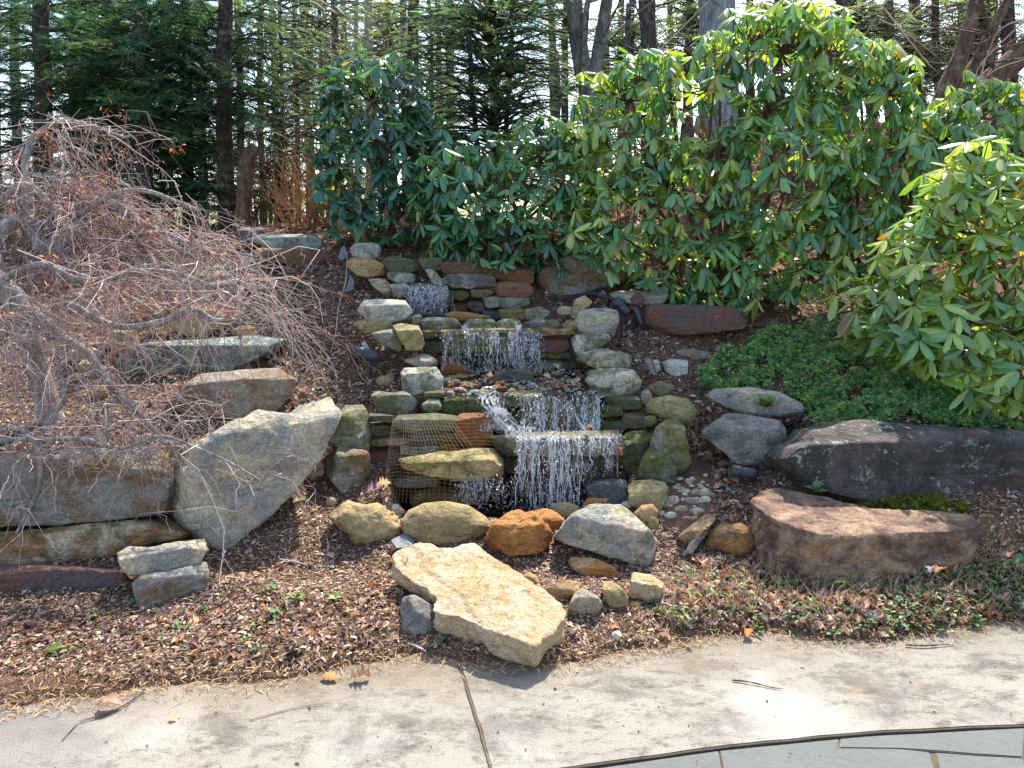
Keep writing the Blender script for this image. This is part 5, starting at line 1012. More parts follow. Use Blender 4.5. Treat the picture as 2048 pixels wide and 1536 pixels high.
def _chan(x, y):
    cl, cr = np.interp(y, CH_Y, CH_L), np.interp(y, CH_Y, CH_R); return (x > cl - .04) & (x < cr + .04) & (y > 3.83) & (y < 5.95)
def gnormal(x, y):
    e = .02; z0 = ground(x, y); return np.c_[(ground(x - e, y) - ground(x + e, y)), (ground(x, y - e) - ground(x, y + e)), np.full(len(x), 2 * e)]
def ground_pts(n, x0, x1, y0, y1, rs, off=0., patio=False):
    x, y = rs.uniform(x0, x1, n), rs.uniform(y0, y1, n); t = y - edge_y(x) + .035 * noise(np.c_[x, y, 0 * x] * 6) + .018 * noise(np.c_[x, y, 0 * x] * 21)
    ok = ~in_channel(x, y)
    if not patio: ok &= t > .02
    x, y = x[ok], y[ok]; return np.c_[x, y, ground(x, y) + off]
def rand_axes(n, rs, tilt=.25, nrm=None):
    a = rs.random(n) * 6.283; ax = np.c_[np.cos(a), np.sin(a), rs.normal(size=n) * tilt]
    up = np.c_[rs.normal(size=(n, 2)) * tilt * 1.3, np.ones(n)]
    if nrm is not None: up = up + nrm / np.linalg.norm(nrm, axis=1)[:, None] * 1.2 - [0, 0, .2]; ax = ax - nrm / np.linalg.norm(nrm, axis=1)[:, None] * ((ax * nrm).sum(1) / np.linalg.norm(nrm, axis=1))[:, None]
    return rotmats(ax, up)
CH_T = np.array([(-.5, -.16, 0), (-.42, .17, .02), (0, -.2, .09), (.02, .2, .10), (.5, -.12, .0), (.44, .15, .01)]); CH_F = np.array([(0, 2, 3, 1), (2, 4, 5, 3)])
CPAL = np.array([lin(104, 78, 58), lin(134, 104, 78), lin(74, 54, 42), lin(168, 136, 104), lin(194, 162, 126), lin(158, 138, 124), lin(112, 82, 64), lin(212, 190, 158)]); CW = np.array([.24, .22, .18, .12, .07, .08, .08, .03]); CW = CW / CW.sum()
def mulch():
    rs = np.random.default_rng(31); zones = [(95000, -3.0, 2.8, 2.5, 3.7, .018), (46000, -3.6, 2.9, 3.7, 4.8, .022), (30000, -4.8, 3.4, 4.8, 6.6, .032), (14000, -7, 7, 6.6, 9.5, .06), (15000, -2.2, -.55, 4.6, 6.6, .022), (9000, .5, 2.2, 4.4, 6.4, .022)]
    V_, F_, T_ = [], [], []
    for n, x0, x1, y0, y1, L in zones:
        p = ground_pts(n, x0, x1, y0, y1, rs, .004); k = len(p); c = CPAL[rs.choice(len(CPAL), k, p=CW)] * rs.uniform(.7, 1.2, (k, 1)); c = c * .84 + c.mean(1, keepdims=True) * .16; s_ = L * .82 * rs.lognormal(-.15, .45, k).clip(.3, 2.4)
        p[:, 2] += rs.random(k) * .007; sc3 = np.c_[s_, s_ * rs.uniform(.5, 1.3, k), s_]
        V_.append(scatter(CH_T, CH_F, rand_axes(k, rs, .32, gnormal(p[:, 0], p[:, 1])), p, sc3, c))
    V, F, T = join(V_); tag(mk('bark_mulch', V, F, CHIP, None, True, T), 'loose layer of brown shredded bark mulch covering the sloping bed', 'mulch', kind='stuff')
    # golden needles and fibres swept along the patio edge
    x = rs.uniform(-2.4, 2.4, 9000); dens = np.clip(.55 + .6 * noise(np.c_[x, 0 * x, 0 * x] * 2.2), .15, 1); x = x[rs.random(len(x)) < dens]
    y = edge_y(x) + rs.normal(.02, .05, len(x)); p = np.c_[x, y, np.maximum(ground(x, y), 0) + .003 + rs.random(len(x)) * .012]; k = len(p)
    c = np.array([lin(184, 152, 106), lin(150, 118, 84), lin(200, 172, 126), lin(120, 90, 66)])[rs.integers(0, 4, k)]
    s_ = rs.uniform(.015, .045, k); V, F, T = scatter(CH_T * [1, .28, 1], CH_F, rand_axes(k, rs, .3), p, np.c_[s_, s_ * .6, s_], c)
    tag(mk('needle_litter', V, F, CHIP, None, True, T), 'golden dry needles and fibres swept along the patio edge', 'plant litter', kind='stuff')
    # crumbs on the concrete
    x, y = rs.uniform(-2.2, 2.4, 420), rs.uniform(1.95, 3.2, 420); m = y < edge_y(x); x, y = x[m], y[m]; k = len(x)
    s_ = rs.lognormal(-5.1, .45, k); V, F, T = scatter(CH_T, CH_F, rand_axes(k, rs, .15), np.c_[x, y, np.full(k, .003)], np.c_[s_, s_, s_], np.array([lin(60, 40, 30), lin(90, 60, 40)])[rs.integers(0, 2, k)])
    tag(mk('debris_crumbs', V, F, CHIP, None, True, T), 'tiny dark crumbs of bark scattered over the concrete', 'debris', kind='stuff')
mulch()
# dry leaves : a curled, slightly lobed blade
def dry_template(lobes, curl, seed, n=9):
    rs = np.random.default_rng(seed); xs = np.linspace(0, 1, n); V = []
    for i, x in enumerate(xs):
        w = (math.sin(math.pi * min(1, x * .93 + .04)) ** .75) * .30 * (1 + (lobes * (.5 if i % 2 else -.45))); zc = .10 * math.sin(x * 3.0) + .05 * rs.normal()
        V += [(x - .5 + .1 * lobes * (i % 2), -w, zc + curl * w * 1.3), (x - .5, 0, zc), (x - .5 + .1 * lobes * (i % 2), w, zc + curl * w * (1 + .5 * rs.normal()))]
    F = []
    for i in range(n - 1): a = 3 * i; F += [(a, a + 1, a + 4, a + 3), (a + 1, a + 2, a + 5, a + 4)]
    return np.array(V), np.array(F)
DT = [dry_template(.0, .9, 1), dry_template(.9, .35, 2), dry_template(0, 1.4, 3), dry_template(1.1, .6, 4), dry_template(.3, -.5, 5)]
DPAL = np.array([lin(156, 124, 100), lin(120, 92, 78), lin(188, 156, 128), lin(150, 134, 130), lin(100, 82, 76), lin(206, 176, 146), lin(168, 112, 72)])
def litter():
    rs = np.random.default_rng(41); P_, S_ = [], []
    def add(n, x0, x1, y0, y1, s0, s1, poly=None):
        p = ground_pts(n, x0, x1, y0, y1, rs, .012)
        if poly is not None: u, v = to_px(p); p = p[inpoly(u, v, poly)]
        P_.append(p); S_.append(rs.uniform(s0, s1, len(p)))
    weeds = [(1300, 1200), (1420, 1110), (1520, 1110), (1600, 1120), (1740, 1155), (1860, 1150), (1960, 1090), (2100, 1060), (2100, 1260), (1850, 1270), (1700, 1290), (1480, 1275), (1330, 1290)]
    add(3400, .5, 2.7, 2.7, 3.5, .02, .055, weeds); add(420, -2.4, 2.6, 2.7, 3.8, .015, .045); add(420, -2.4, -.5, 2.6, 3.0, .015, .04); add(260, .8, 1.4, 3.8, 4.7, .03, .08)
    add(900, -2.6, 2.6, 4.0, 6.6, .03, .07); add(200, .45, 1.2, 5.5, 6.2, .03, .07); add(3500, -5, 7, 6.4, 12, .05, .1)
    x = rs.uniform(-.4, .5, 46); y = rs.uniform(4.6, 5.1, 46); P_.append(np.c_[x, y, .672 + .13 * (y - 4.56)]); S_.append(rs.uniform(.03, .06, 46))
    p, s_ = np.concatenate(P_), np.concatenate(S_); ti = rs.integers(0, 5, len(p)); c = DPAL[rs.integers(0, 7, len(p))] * rs.uniform(.7, 1.2, (len(p), 1)); pr = []
    for t in range(5): m = ti == t; pr.append(scatter(*DT[t], rand_axes(m.sum(), rs, .45), p[m], s_[m], c[m]))
    V, F, T = join(pr); tag(mk('leaf_litter', V, F, DRY, None, True, T), 'brown and purplish fallen leaves lying thick among the weeds and over the bed', 'leaf litter', kind='stuff')
    # low weeds : rosettes with rounded leaves, dead stalks
    q = ground_pts(3000, .6, 2.7, 2.7, 3.5, rs, .004); u, v = to_px(q); keep = inpoly(u, v, weeds) & (rs.random(len(q)) < np.where(u > 1780, .8, .2) * (v > 1125)); q = q[keep]
    q2 = ground_pts(420, -1.9, -.75, 2.6, 3.05, rs, .004); q = np.concatenate([q, q2[rs.random(len(q2)) < .05]])
    gl = np.array([(0, 0, 0), (.4, -.28, .12), (.5, 0, .05), (.4, .28, .12), (1, -.18, .02), (1.1, 0, -.05), (1, .18, .02)]); gf = np.array([(0, 1, 2, 0), (0, 2, 3, 0), (1, 4, 5, 2), (2, 5, 6, 3)])
    pp = np.repeat(q, 7, 0) + np.c_[rs.normal(size=(len(q) * 7, 2)) * .015, rs.random(len(q) * 7) * .02]; k = len(pp); gp = np.array([lin(70, 108, 56), lin(96, 130, 62), lin(60, 96, 66), lin(126, 146, 76), lin(108, 84, 90)])
    cc = gp[np.repeat(rs.integers(0, 5, len(q)), 7)] * rs.uniform(.7, 1.3, (k, 1)); a = rs.random(k) * 6.28
    V, F, T = scatter(gl, gf, rotmats(np.c_[np.cos(a), np.sin(a), rs.uniform(0, .8, k)], np.tile([0, 0, 1.], (k, 1))), pp, rs.uniform(.012, .032, k), cc)
    tag(mk('low_weeds', V, F, GREEN, None, False, T), 'low green and purplish weeds creeping along the patio edge', 'weeds', kind='stuff')
    q = ground_pts(1700, .6, 2.6, 2.7, 3.4, rs); u, v = to_px(q); q = q[inpoly(u, v, weeds)][:900]; k = len(q); tb = []
    for s0 in q:
        d = np.array([rs.normal() * .5, rs.normal() * .5, 1]); l = rs.uniform(.03, .10); tb.append(curve_pts([s0, s0 + d * l * .5, s0 + d * l + rs.normal(size=3) * .02], 4))
    V, F = tubes(np.array(tb), np.tile(np.linspace(.0013, .0007, 4), (k, 1)), 3)
    tag(mk('dead_stalks', V, F, TWIG, None, True, np.tile(lin(186, 158, 126), (len(V), 1))), 'short straw coloured dead stalks standing among the weeds', 'weeds', kind='stuff')
litter()
def leaf_thing(label, u, v, size, col, t, Y=None, z=None, yaw=0., pitch=0., cat='leaf', mat=None, name='dry_leaf'):
    Yh = Y or hit(u, v); p = P(u, v, Yh) if Y or v < 1310 else Pz(u, v, .012)
    if z is not None: p = Pz(u, v, z)
    T, F = DT[t]; L = size * p[1] / FPX; V = T * L; V[:, 2] -= V[:, 2].min()
    o = mk(name, V, F, mat or DRY, None, True, np.repeat((np.array(col) * 1.0)[None], len(V), 0) * (1 + .25 * fbm(V * 60 + u, 2))[:, None], loc=p); o.rotation_euler = (pitch, 0, yaw); return tag(o, label, cat)
Z = .004
leaf_thing('curled brown leaf casting a shadow on the concrete at the lower left', 222, 1412, 52, lin(190, 150, 128), 0, z=.012, yaw=.1)
leaf_thing('small tan leaf flat on the concrete left of centre', 345, 1440, 18, lin(200, 160, 110), 1, z=Z)
leaf_thing('brown crumpled leaf on the patio edge left of the long boulder', 720, 1357, 44, lin(120, 84, 66), 3, z=.01, yaw=.3)
leaf_thing('flat tan leaf beside the crumpled leaf on the patio edge', 660, 1356, 40, lin(184, 134, 84), 4, z=.01, yaw=-.2)
leaf_thing('large veined oak leaf lying in the mulch below the flat brown splinter', 1400, 1128, 60, lin(192, 134, 96), 1, yaw=-.9)
leaf_thing('orange curled leaf standing right of the large oak leaf', 1466, 1150, 36, lin(164, 112, 80), 4, yaw=-1.1)
leaf_thing('tan leaf beside the round orange brown boulder', 1470, 1040, 28, lin(188, 146, 104), 3, yaw=.4)
leaf_thing('curled brown leaf on the cream top of the rusty slab', 1617, 1003, 30, lin(150, 116, 96), 4, z=.325, yaw=.1)
leaf_thing('upright rusty leaf tip hanging onto the concrete under the weeds', 1492, 1266, 34, lin(190, 120, 60), 0, z=.02, yaw=1.3, pitch=.3)
leaf_thing('silvery leaf standing against the rusty slab', 1862, 1140, 30, lin(140, 128, 128), 1, Y=3.06, yaw=1.0, pitch=-.3)
leaf_thing('long orange brown leaf standing against the rusty slab', 1880, 1142, 34, lin(150, 108, 78), 1, Y=3.02, yaw=.5, pitch=-.2)
leaf_thing('narrow orange leaf upright near the right margin', 2019, 1110, 26, lin(160, 116, 84), 1, Y=3.1, yaw=.9, pitch=-.2)
leaf_thing('big green leaf edge at the right margin above the grey stone', 2045, 1125, 40, lin(70, 110, 66), 0, Y=3.1, yaw=.3, mat=GREEN, name='green_leaf')
leaf_thing('green and orange leaf lying in the mulch at lower left', 112, 1308, 46, lin(96, 130, 60), 0, yaw=.25, mat=GREEN, name='green_leaf')
leaf_thing('pale five pointed leaf in the mulch at lower left', 392, 1250, 34, lin(210, 166, 126), 3, yaw=1.2)
leaf_thing('purple grey leaf caught at the foot of the tall mossy block', 748, 980, 36, lin(140, 112, 118), 3, Y=3.98, yaw=.6, pitch=.5)
leaf_thing('bright tan leaf caught in the netting at the foot of the mossy block', 765, 968, 34, lin(206, 160, 110), 1, Y=3.98, yaw=1., pitch=.6)
leaf_thing('brown leaf resting at the tip of the horned boulder', 632, 885, 40, lin(160, 100, 70), 3, Y=4.0, yaw=.8)
leaf_thing('thin brown leaf bit on the left boulder of the pool row', 779, 1030, 26, lin(190, 130, 80), 1, Y=3.72, yaw=.7)
leaf_thing('dark purplish leaf stuck on the wet rocks of the middle tier', 1105, 792, 24, lin(90, 64, 64), 3, Y=4.5, yaw=.3, pitch=.4)
leaf_thing('reddish leaf pair fallen at the right end of the lower fall ledge', 1178, 855, 20, lin(150, 100, 66), 4, Y=4.22, yaw=-1., pitch=.4)
leaf_thing('orange leaf hanging on the right end of the wet ledge', 1238, 908, 18, lin(190, 104, 50), 2, Y=4.1, yaw=-.6, pitch=.5)
leaf_thing('tan leaf on the mulch right of the gravel heap', 1440, 975, 34, lin(200, 156, 108), 1, yaw=.5)
leaf_thing('brown lobed leaf right of the gravel heap', 1452, 1000, 36, lin(150, 104, 80), 3, yaw=.2)
def stick(label, pts, r, col, name='twig', forks=0):
    c = curve_pts([Pz(*t) if len(t) == 3 and t[2] < 1 else P(*t) for t in pts], 16); b0 = c[0].copy(); rs = np.random.default_rng(int(pts[0][0]))
    tb, tr = [c], [np.linspace(r, r * .5, 16) * (1 + .2 * rs.normal(size=16)).clip(.6, 1.4)]
    for j in range(forks):
        q = c[4 + 3 * j]; d = (c[-1] - c[0]); l = np.linalg.norm(d) * .25; d = d / np.linalg.norm(d) + np.array([.6 * (-1) ** j, .3, .05]); tb.append(curve_pts([q, q + d * l * .5, q + d * l], 16)); tr.append(np.linspace(r * .5, r * .3, 16))
    V, F = tubes(np.array(tb) - b0, np.array(tr), 6); return tag(mk(name, V, F, TWIG, None, True, np.tile(col, (len(V), 1)), loc=b0), label, 'twig')
h = lambda u, v, e=.012: (u, v, hit(u, v) - e)
stick('grey straight stick lying in the mulch left of the long boulder', [h(560, 1119), h(590, 1124), h(625, 1132), h(660, 1133)], .006, lin(168, 154, 152))
stick('pale barkless stick pointing at the long boulder from the left', [h(786, 1272), h(815, 1284), h(852, 1302, .03)], .007, lin(190, 184, 186))
stick('forked dark twig lying from the mulch onto the concrete at lower left', [(290, 1378, .01), (262, 1402, .008), (210, 1430, .006), (160, 1445, .006), (125, 1480, .006)], .0028, lin(84, 62, 54), forks=2)
stick('thin dark twig on the concrete lower right of the long boulder', [(1465, 1360, .006), (1500, 1364, .008), (1540, 1374, .005), (1566, 1378, .006)], .003, lin(84, 54, 40))
stick('short dark twig on the concrete below the weeds at right', [(1812, 1290, .008), (1850, 1291, .01), (1898, 1288, .008)], .005, lin(90, 70, 62))
stick('small dark chip of bark on the concrete right of the long boulder', [(1360, 1288, .006), (1372, 1293, .006), (1384, 1302, .006)], .004, lin(64, 46, 44))
stick('thin straw twig across the joint in the concrete', [(500, 1440, .005), (580, 1418, .005), (640, 1408, .006), (668, 1408, .007)], .0018, lin(150, 110, 84))
stick('stub of twig on the concrete near the right patio rim', [(1695, 1420, .005), (1720, 1424, .005)], .004, lin(96, 60, 50)) if False else None
stick('long bare vine stem running down the mulch left of the cascade', [(694, 505, 6.2), (692, 560, 5.95), (678, 610, 5.7), (672, 660, 5.45), (662, 705, 5.2)], .006, lin(168, 146, 122), 'vine')
stick('thin twig beside the square tan block', [h(1312, 1148), h(1350, 1158), h(1396, 1165)], .003, lin(120, 96, 84))
stick('curved pale twig by the grey block at left', [h(425, 1145), h(426, 1185), h(405, 1220)], .003, lin(176, 160, 148))
# iris shoots
def shoots(label, u, v, n, hgt, seed):
    rs = np.random.default_rng(seed); p = P(u, v, hit(u, v)); root = tag(empty('iris_shoots', p), label, 'plant')
    for k in range(n):
        a = rs.normal() * .3; l = hgt * rs.uniform(.55, 1); x0 = rs.normal() * .018; zz = np.linspace(0, 1, 7); w = .0075 * (1 - zz ** 2.2) + .0004
        cx = x0 + math.sin(a) * l * zz ** 1.3; V = np.concatenate([np.c_[cx - w, 0 * zz, l * zz], np.c_[cx, w * .5, l * zz], np.c_[cx + w, 0 * zz, l * zz]]); i = np.arange(6); F = np.concatenate([np.c_[i, i + 7, i + 8, i + 1], np.c_[i + 7, i + 14, i + 15, i + 8]])
        o = mk('blade', V, F, GREEN, root, True, np.tile(np.array(lin(110, 168, 70)) * rs.uniform(.8, 1.15), (21, 1))); o.location = (0, rs.normal() * .012, -.01); o.rotation_euler = (0, 0, rs.normal() * .6)
shoots('fresh green iris shoots in front of the left end of the rusty slab', 1572, 1118, 7, .12, 1)
shoots('single fan of green iris blades among the weeds below the rusty slab', 1674, 1182, 6, .10, 2)
shoots('small green shoots at the left front of the rusty slab', 1596, 1124, 3, .06, 3)
# small rosettes that stand alone
def rosette(label, u, v, size, col, seed, Y=None, n=14):
    rs = np.random.default_rng(seed); p = P(u, v, Y or hit(u, v)); gl = np.array([(0, 0, 0), (.5, -.26, .10), (.55, 0, .04), (.5, .26, .10), (1, 0, 0)]); gf = np.array([(0, 1, 2, 0), (0, 2, 3, 0), (1, 4, 2, 1), (2, 4, 3, 2)])
    a = np.arange(n) * 2.4; V, F, T = scatter(gl, gf, rotmats(np.c_[np.cos(a), np.sin(a), np.linspace(.1, 1.6, n)], np.tile([0, 0, 1.], (n, 1))), np.zeros((n, 3)) + rs.normal(size=(n, 3)) * .004, size * p[1] / FPX * rs.uniform(.35, .6, n), np.array(col)[None] * rs.uniform(.75, 1.3, (n, 1)))
    tag(mk('small_plant', V, F, GREEN, None, False, T, loc=p + [0, 0, .006]), label, 'plant')
rosette('round green leaves sprouting beneath the long boulder at the concrete joint', 885, 1292, 44, lin(80, 122, 70), 1, n=9)
rosette('grey green leafy sprig between the dark slab and the rusty slab', 1632, 985, 50, lin(100, 130, 96), 2, Y=3.6)
rosette('whitish green rosette at the patio edge in front of the weeds', 1452, 1222, 46, lin(126, 150, 100), 3, n=20)
rosette('little light green seedling in the mulch left of the pool row', 605, 1005, 30, lin(150, 170, 100), 4)
rosette('light green seedling below the first seedling left of the pool row', 622, 1044, 26, lin(150, 170, 96), 5)
rosette('small green seedling right of the grey stick', 552, 1185, 28, lin(130, 150, 80), 6)
rosette('small green sprout right of the wedge shaped boulder', 1331, 1118, 22, lin(110, 150, 80), 7)
rosette('yellow green moss button in the mulch right of the oak leaf', 1425, 1126, 14, lin(150, 150, 60), 8)
rosette('bushy little dark sedum clump at the lower left patio edge', 585, 1318, 60, lin(60, 56, 56), 9, n=40)
rosette('green fern like weed over the beige rock under the juniper', 1530, 815, 60, lin(90, 118, 56), 10, Y=4.42, n=24)

# ------------------------------------------------------------------ juniper mats and moss
def tuft_template(seed, n=11):
    rs = np.random.default_rng(seed); V, F = [], []
    for k in range(n):
        d = rs.normal(size=3); d[2] = abs(d[2]) * .8 + .15; d /= np.linalg.norm(d); s_ = np.cross(d, rs.normal(size=3)); s_ /= np.linalg.norm(s_); b = len(V)
        V += [d * .1 - s_ * .10, d * .1 + s_ * .10, d * .6 + s_ * .16, d * 1.0, d * .6 - s_ * .16]; F += [(b, b + 1, b + 2, b + 4), (b + 4, b + 2, b + 3, b + 3)]
    return np.array(V), np.array(F)
TU = [tuft_template(i) for i in range(4)]
def mat_plant(name, label, poly, n, x0, x1, y0, y1, hgt, size, pal, seed, front=0., cat='shrub', lump=5.):
    rs = np.random.default_rng(seed); x, y = rs.uniform(x0, x1, n), rs.uniform(y0, y1, n); g = ground(x, y, False); lum = noise(np.c_[x, y, 0 * x] * lump) + .5 * noise(np.c_[x, y, 0 * x] * lump * 2.3)
    p = np.c_[x, y, g + hgt * (.55 + .6 * lum)]; u, v = to_px(np.c_[x, y, g + hgt * .5]); ok = inpoly(u, v, poly) & (fbm(np.c_[x, y, 0 * x] * 6, 3) > -.30); p, lum = p[ok], lum[ok]
    p2 = p - np.c_[0 * p[:, :2], rs.random(len(p)) * hgt * .7]; p = np.concatenate([p, p2]); lum = np.r_[lum, lum - .2]
    k = len(p); c = np.array(pal)[rs.integers(0, len(pal), k)] * (rs.uniform(.6, 1.3, k))[:, None]; bz = rs.random(k) < .05; c[bz] = np.array(lin(130, 104, 70)); ti = rs.integers(0, 4, k); pr = []
    M = rotmats(np.c_[rs.normal(size=(k, 2)), rs.normal(size=k) * .3], np.c_[rs.normal(size=k) * .35, rs.normal(size=k) * .35 - .35, np.ones(k)])
    for t in range(4): m = ti == t; pr.append(scatter(*TU[t], M[m], p[m], size * rs.uniform(.6, 1.4, m.sum()), c[m]))
    V, F, T = join(pr); b = p.mean(0); tag(mk(name, V - b, F, GREEN, None, False, T, loc=b), label, cat, kind='stuff')
JP = [lin(112, 156, 96), lin(138, 172, 96), lin(98, 144, 98), lin(164, 184, 104), lin(92, 136, 108)]
mat_plant('creeping_juniper', 'dense green mat of creeping evergreen spilling over the right terrace boulders', [(1392, 760), (1400, 735), (1435, 700), (1470, 678), (1560, 655), (1650, 645), (1750, 650), (1850, 640), (1960, 690), (2100, 780), (2100, 880), (1990, 868), (1930, 855), (1870, 838), (1815, 820), (1780, 845), (1700, 850), (1650, 872), (1625, 850), (1605, 800), (1540, 782), (1480, 774), (1420, 778)], 26000, 1.0, 3.0, 3.9, 5.8, .13, .018, JP, 1, lump=7)
mat_plant('creeping_juniper', 'small evergreen mat on top of the red brown block', [(1290, 600), (1320, 585), (1400, 585), (1480, 600), (1470, 612), (1330, 612)], 4000, .8, 2.2, 5.3, 6.2, .05, .018, JP[:3], 2)
MO = [lin(120, 124, 40), lin(92, 104, 38), lin(150, 146, 50), lin(80, 92, 34)]
mat_plant('moss_patch', 'yellow green moss strip on the ledge between the dark slab and the rusty slab', [(1660, 992), (1700, 986), (1780, 990), (1860, 988), (1920, 1000), (1945, 1024), (1900, 1024), (1800, 1020), (1720, 1012)], 9000, 1.3, 2.4, 3.38, 3.75, .035, .010, MO, 3, cat='moss', lump=14)
mat_plant('moss_patch', 'moss strip under the big grey wall boulder at the left margin', [(-100, 1035), (60, 1030), (110, 1042), (60, 1058), (-100, 1062)], 5000, -2.8, -1.9, 3.2, 3.7, .03, .010, MO, 4, cat='moss', lump=14)

# ------------------------------------------------------------------ water
def water_mat():
    n = NT('stream_water'); co = n.coord('Object'); n.n.remove(n.b)
    gl = n.add('ShaderNodeBsdfGlossy'); gl.inputs['Roughness'].default_value = .04; tr = n.add('ShaderNodeBsdfTransparent'); tr.inputs[0].default_value = (.72, .78, .74, 1)
    bp = n.bump(n.math('ADD', n.noise(n.vmul(co, (1, .6, 1)), 34, 3, .6, .8), n.math('MULTIPLY', n.vor(co, 60), .5)), .012); n.link(bp, gl.inputs['Normal'])
    fr = n.add('ShaderNodeFresnel'); fr.inputs[0].default_value = 1.33; n.link(bp, fr.inputs['Normal'])
    mx = n.add('ShaderNodeMixShader'); n.link(n.ramp(fr.outputs[0], 0, 1, .03, 1), mx.inputs[0]); n.link(tr.outputs[0], mx.inputs[1]); n.link(gl.outputs[0], mx.inputs[2]); n.link(mx.outputs[0], n.out.inputs[0]); return n.m
WATER = water_mat()
def fall_mat():
    n = NT('white_water'); n.b.inputs['Base Color'].default_value = (.90, .93, .95, 1); n.b.inputs['Roughness'].default_value = .12; n.b.inputs['IOR'].default_value = 1.33; n.b.inputs['Transmission Weight'].default_value = .45; n.b.inputs['Specular IOR Level'].default_value = .8
    tr = n.add('ShaderNodeBsdfTransparent'); mx = n.add('ShaderNodeMixShader'); f = n.ramp(n.noise(n.vmul(n.coord(), (1, 1, .4)), 60, 3), .40, .62, .10, .62); n.link(f, mx.inputs[0]); n.link(n.b.outputs[0], mx.inputs[1]); n.link(tr.outputs[0], mx.inputs[2]); n.link(mx.outputs[0], n.out.inputs[0]); return n.m
FALL = fall_mat()
def sheet(name, label, x0, x1, y0, y1, zf, amp, seed, n=70):
    X, Y = np.meshgrid(np.linspace(x0, x1, n), np.linspace(y0, y1, n)); q = np.c_[X.ravel(), Y.ravel(), np.full(X.size, seed * 3.3)]; Zz = zf(Y.ravel()) + amp * fbm(q * 14, 2)
    V = np.c_[X.ravel(), Y.ravel(), Zz]; idx = np.arange(n * n).reshape(n, n); F = np.stack([idx[:-1, :-1], idx[:-1, 1:], idx[1:, 1:], idx[1:, :-1]], -1).reshape(-1, 4); tag(mk(name, V, F, WATER), label, kind='structure')
sheet('pool_water', 'dark rippled water in the plunge pool', -.68, .70, 3.78, 4.45, lambda y: .085 + 0 * y, .004, 1)
sheet('stream_water', 'shallow sparkling water over the middle step', -.60, .66, 4.52, 5.2, lambda y: .657 + .13 * (y - 4.56), .005, 2)
sheet('stream_water', 'little pool of water above the lip stones', -.45, .38, 5.24, 5.62, lambda y: .985 + 0 * y, .004, 3, 40)
OCT_V = np.array([(1, 0, 0), (-1, 0, 0), (0, 1, 0), (0, -1, 0), (0, 0, 1), (0, 0, -1)], float); OCT_F = np.array([(0, 2, 4), (2, 1, 4), (1, 3, 4), (3, 0, 4), (2, 0, 5), (1, 2, 5), (3, 1, 5), (0, 3, 5)])
def fall(label, strands, seed, drops=300, wig=.006, r=(.002, .005), spread=.02, name='falling_water', splash=None):
    """strands: list of point lists (u, v, Y)"""
    rs = np.random.default_rng(seed); tb, tr = [], []; allp = []
    for s_ in strands:
        c = curve_pts([P(*t) for t in s_], 26); ph = rs.uniform(0, 99); tt = np.linspace(0, 1, 26); q = np.c_[tt * 6 + ph, 0 * tt + ph, 0 * tt]
        c = c + wig * np.c_[noise(q * 1.0), noise(q + 7) * .6, 0 * tt] * 1.6; rad = rs.uniform(*r) * np.clip(.85 + .9 * noise(q * 1.6 + 3), .4, 1.5) * np.sin(np.pi * (tt * .9 + .05)) ** .3
        tb.append(c); tr.append(rad); allp.append(c)
    V, F = tubes(np.array(tb), np.array(tr), 5); A = np.concatenate(allp); k = drops; p = A[rs.integers(0, len(A), k)] + rs.normal(size=(k, 3)) * spread * np.array([1, .5, 1])
    if splash is not None: sp = np.array([P(rs.uniform(a[0], a[1]), rs.uniform(a[2], a[3]), a[4] + rs.normal() * .03) for a in splash for _ in range(a[5])]); p = np.concatenate([p, sp])
    k = len(p); s3 = rs.lognormal(-6.1, .42, k).clip(.0009, .006); sc3 = np.c_[s3, s3, s3 * rs.uniform(1, 2.6, k)]
    D, E, _ = scatter(OCT_V, tri2quad(OCT_F), np.tile(np.eye(3), (k, 1, 1)), p, sc3)
    V, F, _ = join([(V, F), (D, E)]); b = A.mean(0); tag(mk(name, V - b, F, FALL, loc=b), label, 'water', kind='stuff')
rs = np.random.default_rng(61)
S = []
for u in np.r_[rs.uniform(1030, 1062, 7), rs.uniform(1062, 1128, 10), rs.uniform(1128, 1160, 5)]:
    j = (u - 1085) * .12 + rs.normal() * 6; e = rs.uniform(940, 1020); S.append([(u, 872, 4.14), (u + j * .3, 886 + rs.normal() * 3, 4.08), (u + j * .7, 930, 4.06), (u + j, e, 4.03)])
for u in rs.uniform(1160, 1238, 9): S.append([(u, 872, 4.16), (u, 890, 4.10), (u + rs.normal() * 2, rs.uniform(900, 950), 4.09)])
fall('white strands of water spilling from the long wet ledge into the plunge pool', S, 1, 1300, .012, (.0012, .0036), .024, splash=[(1030, 1190, 930, 1020, 4.06, 420), (1060, 1160, 985, 1025, 4.0, 260)])
S = [[(u + rs.normal() * 2, 872, 4.13), (u + (u - 1080) * .05, 888, 4.06), (u + (u - 1080) * .2 + rs.normal() * 4, 935, 4.03), (u + (u - 1080) * .35 + rs.normal() * 6, 1018, 4.0)] for u in (1040, 1068, 1071, 1096, 1100, 1108, 1116, 1124, 1132) for _ in range(2)]
fall('thick white streams at the centre of the lower fall', S, 11, 400, .014, (.0018, .0040), .015)
S = [[(u, 952, 4.02), (u + rs.normal() * 3, 975, 4.0), (u + rs.normal() * 5, rs.uniform(985, 1015), 4.0)] for u in rs.uniform(925, 1005, 16)]
fall('thin drips falling from the thick tan ledge stone into the pool', S, 2, 420, .008, (.001, .0024), .03, splash=[(900, 1040, 955, 1030, 4.03, 420)])
S = [[(u, 664, 5.02), (u + rs.normal() * 2, 690, 4.98), (u + rs.normal() * 5, rs.uniform(715, 745), 4.96)] for u in np.r_[rs.uniform(1018, 1078, 18), rs.uniform(955, 1008, 6), rs.uniform(888, 912, 4), rs.uniform(912, 955, 2)]]
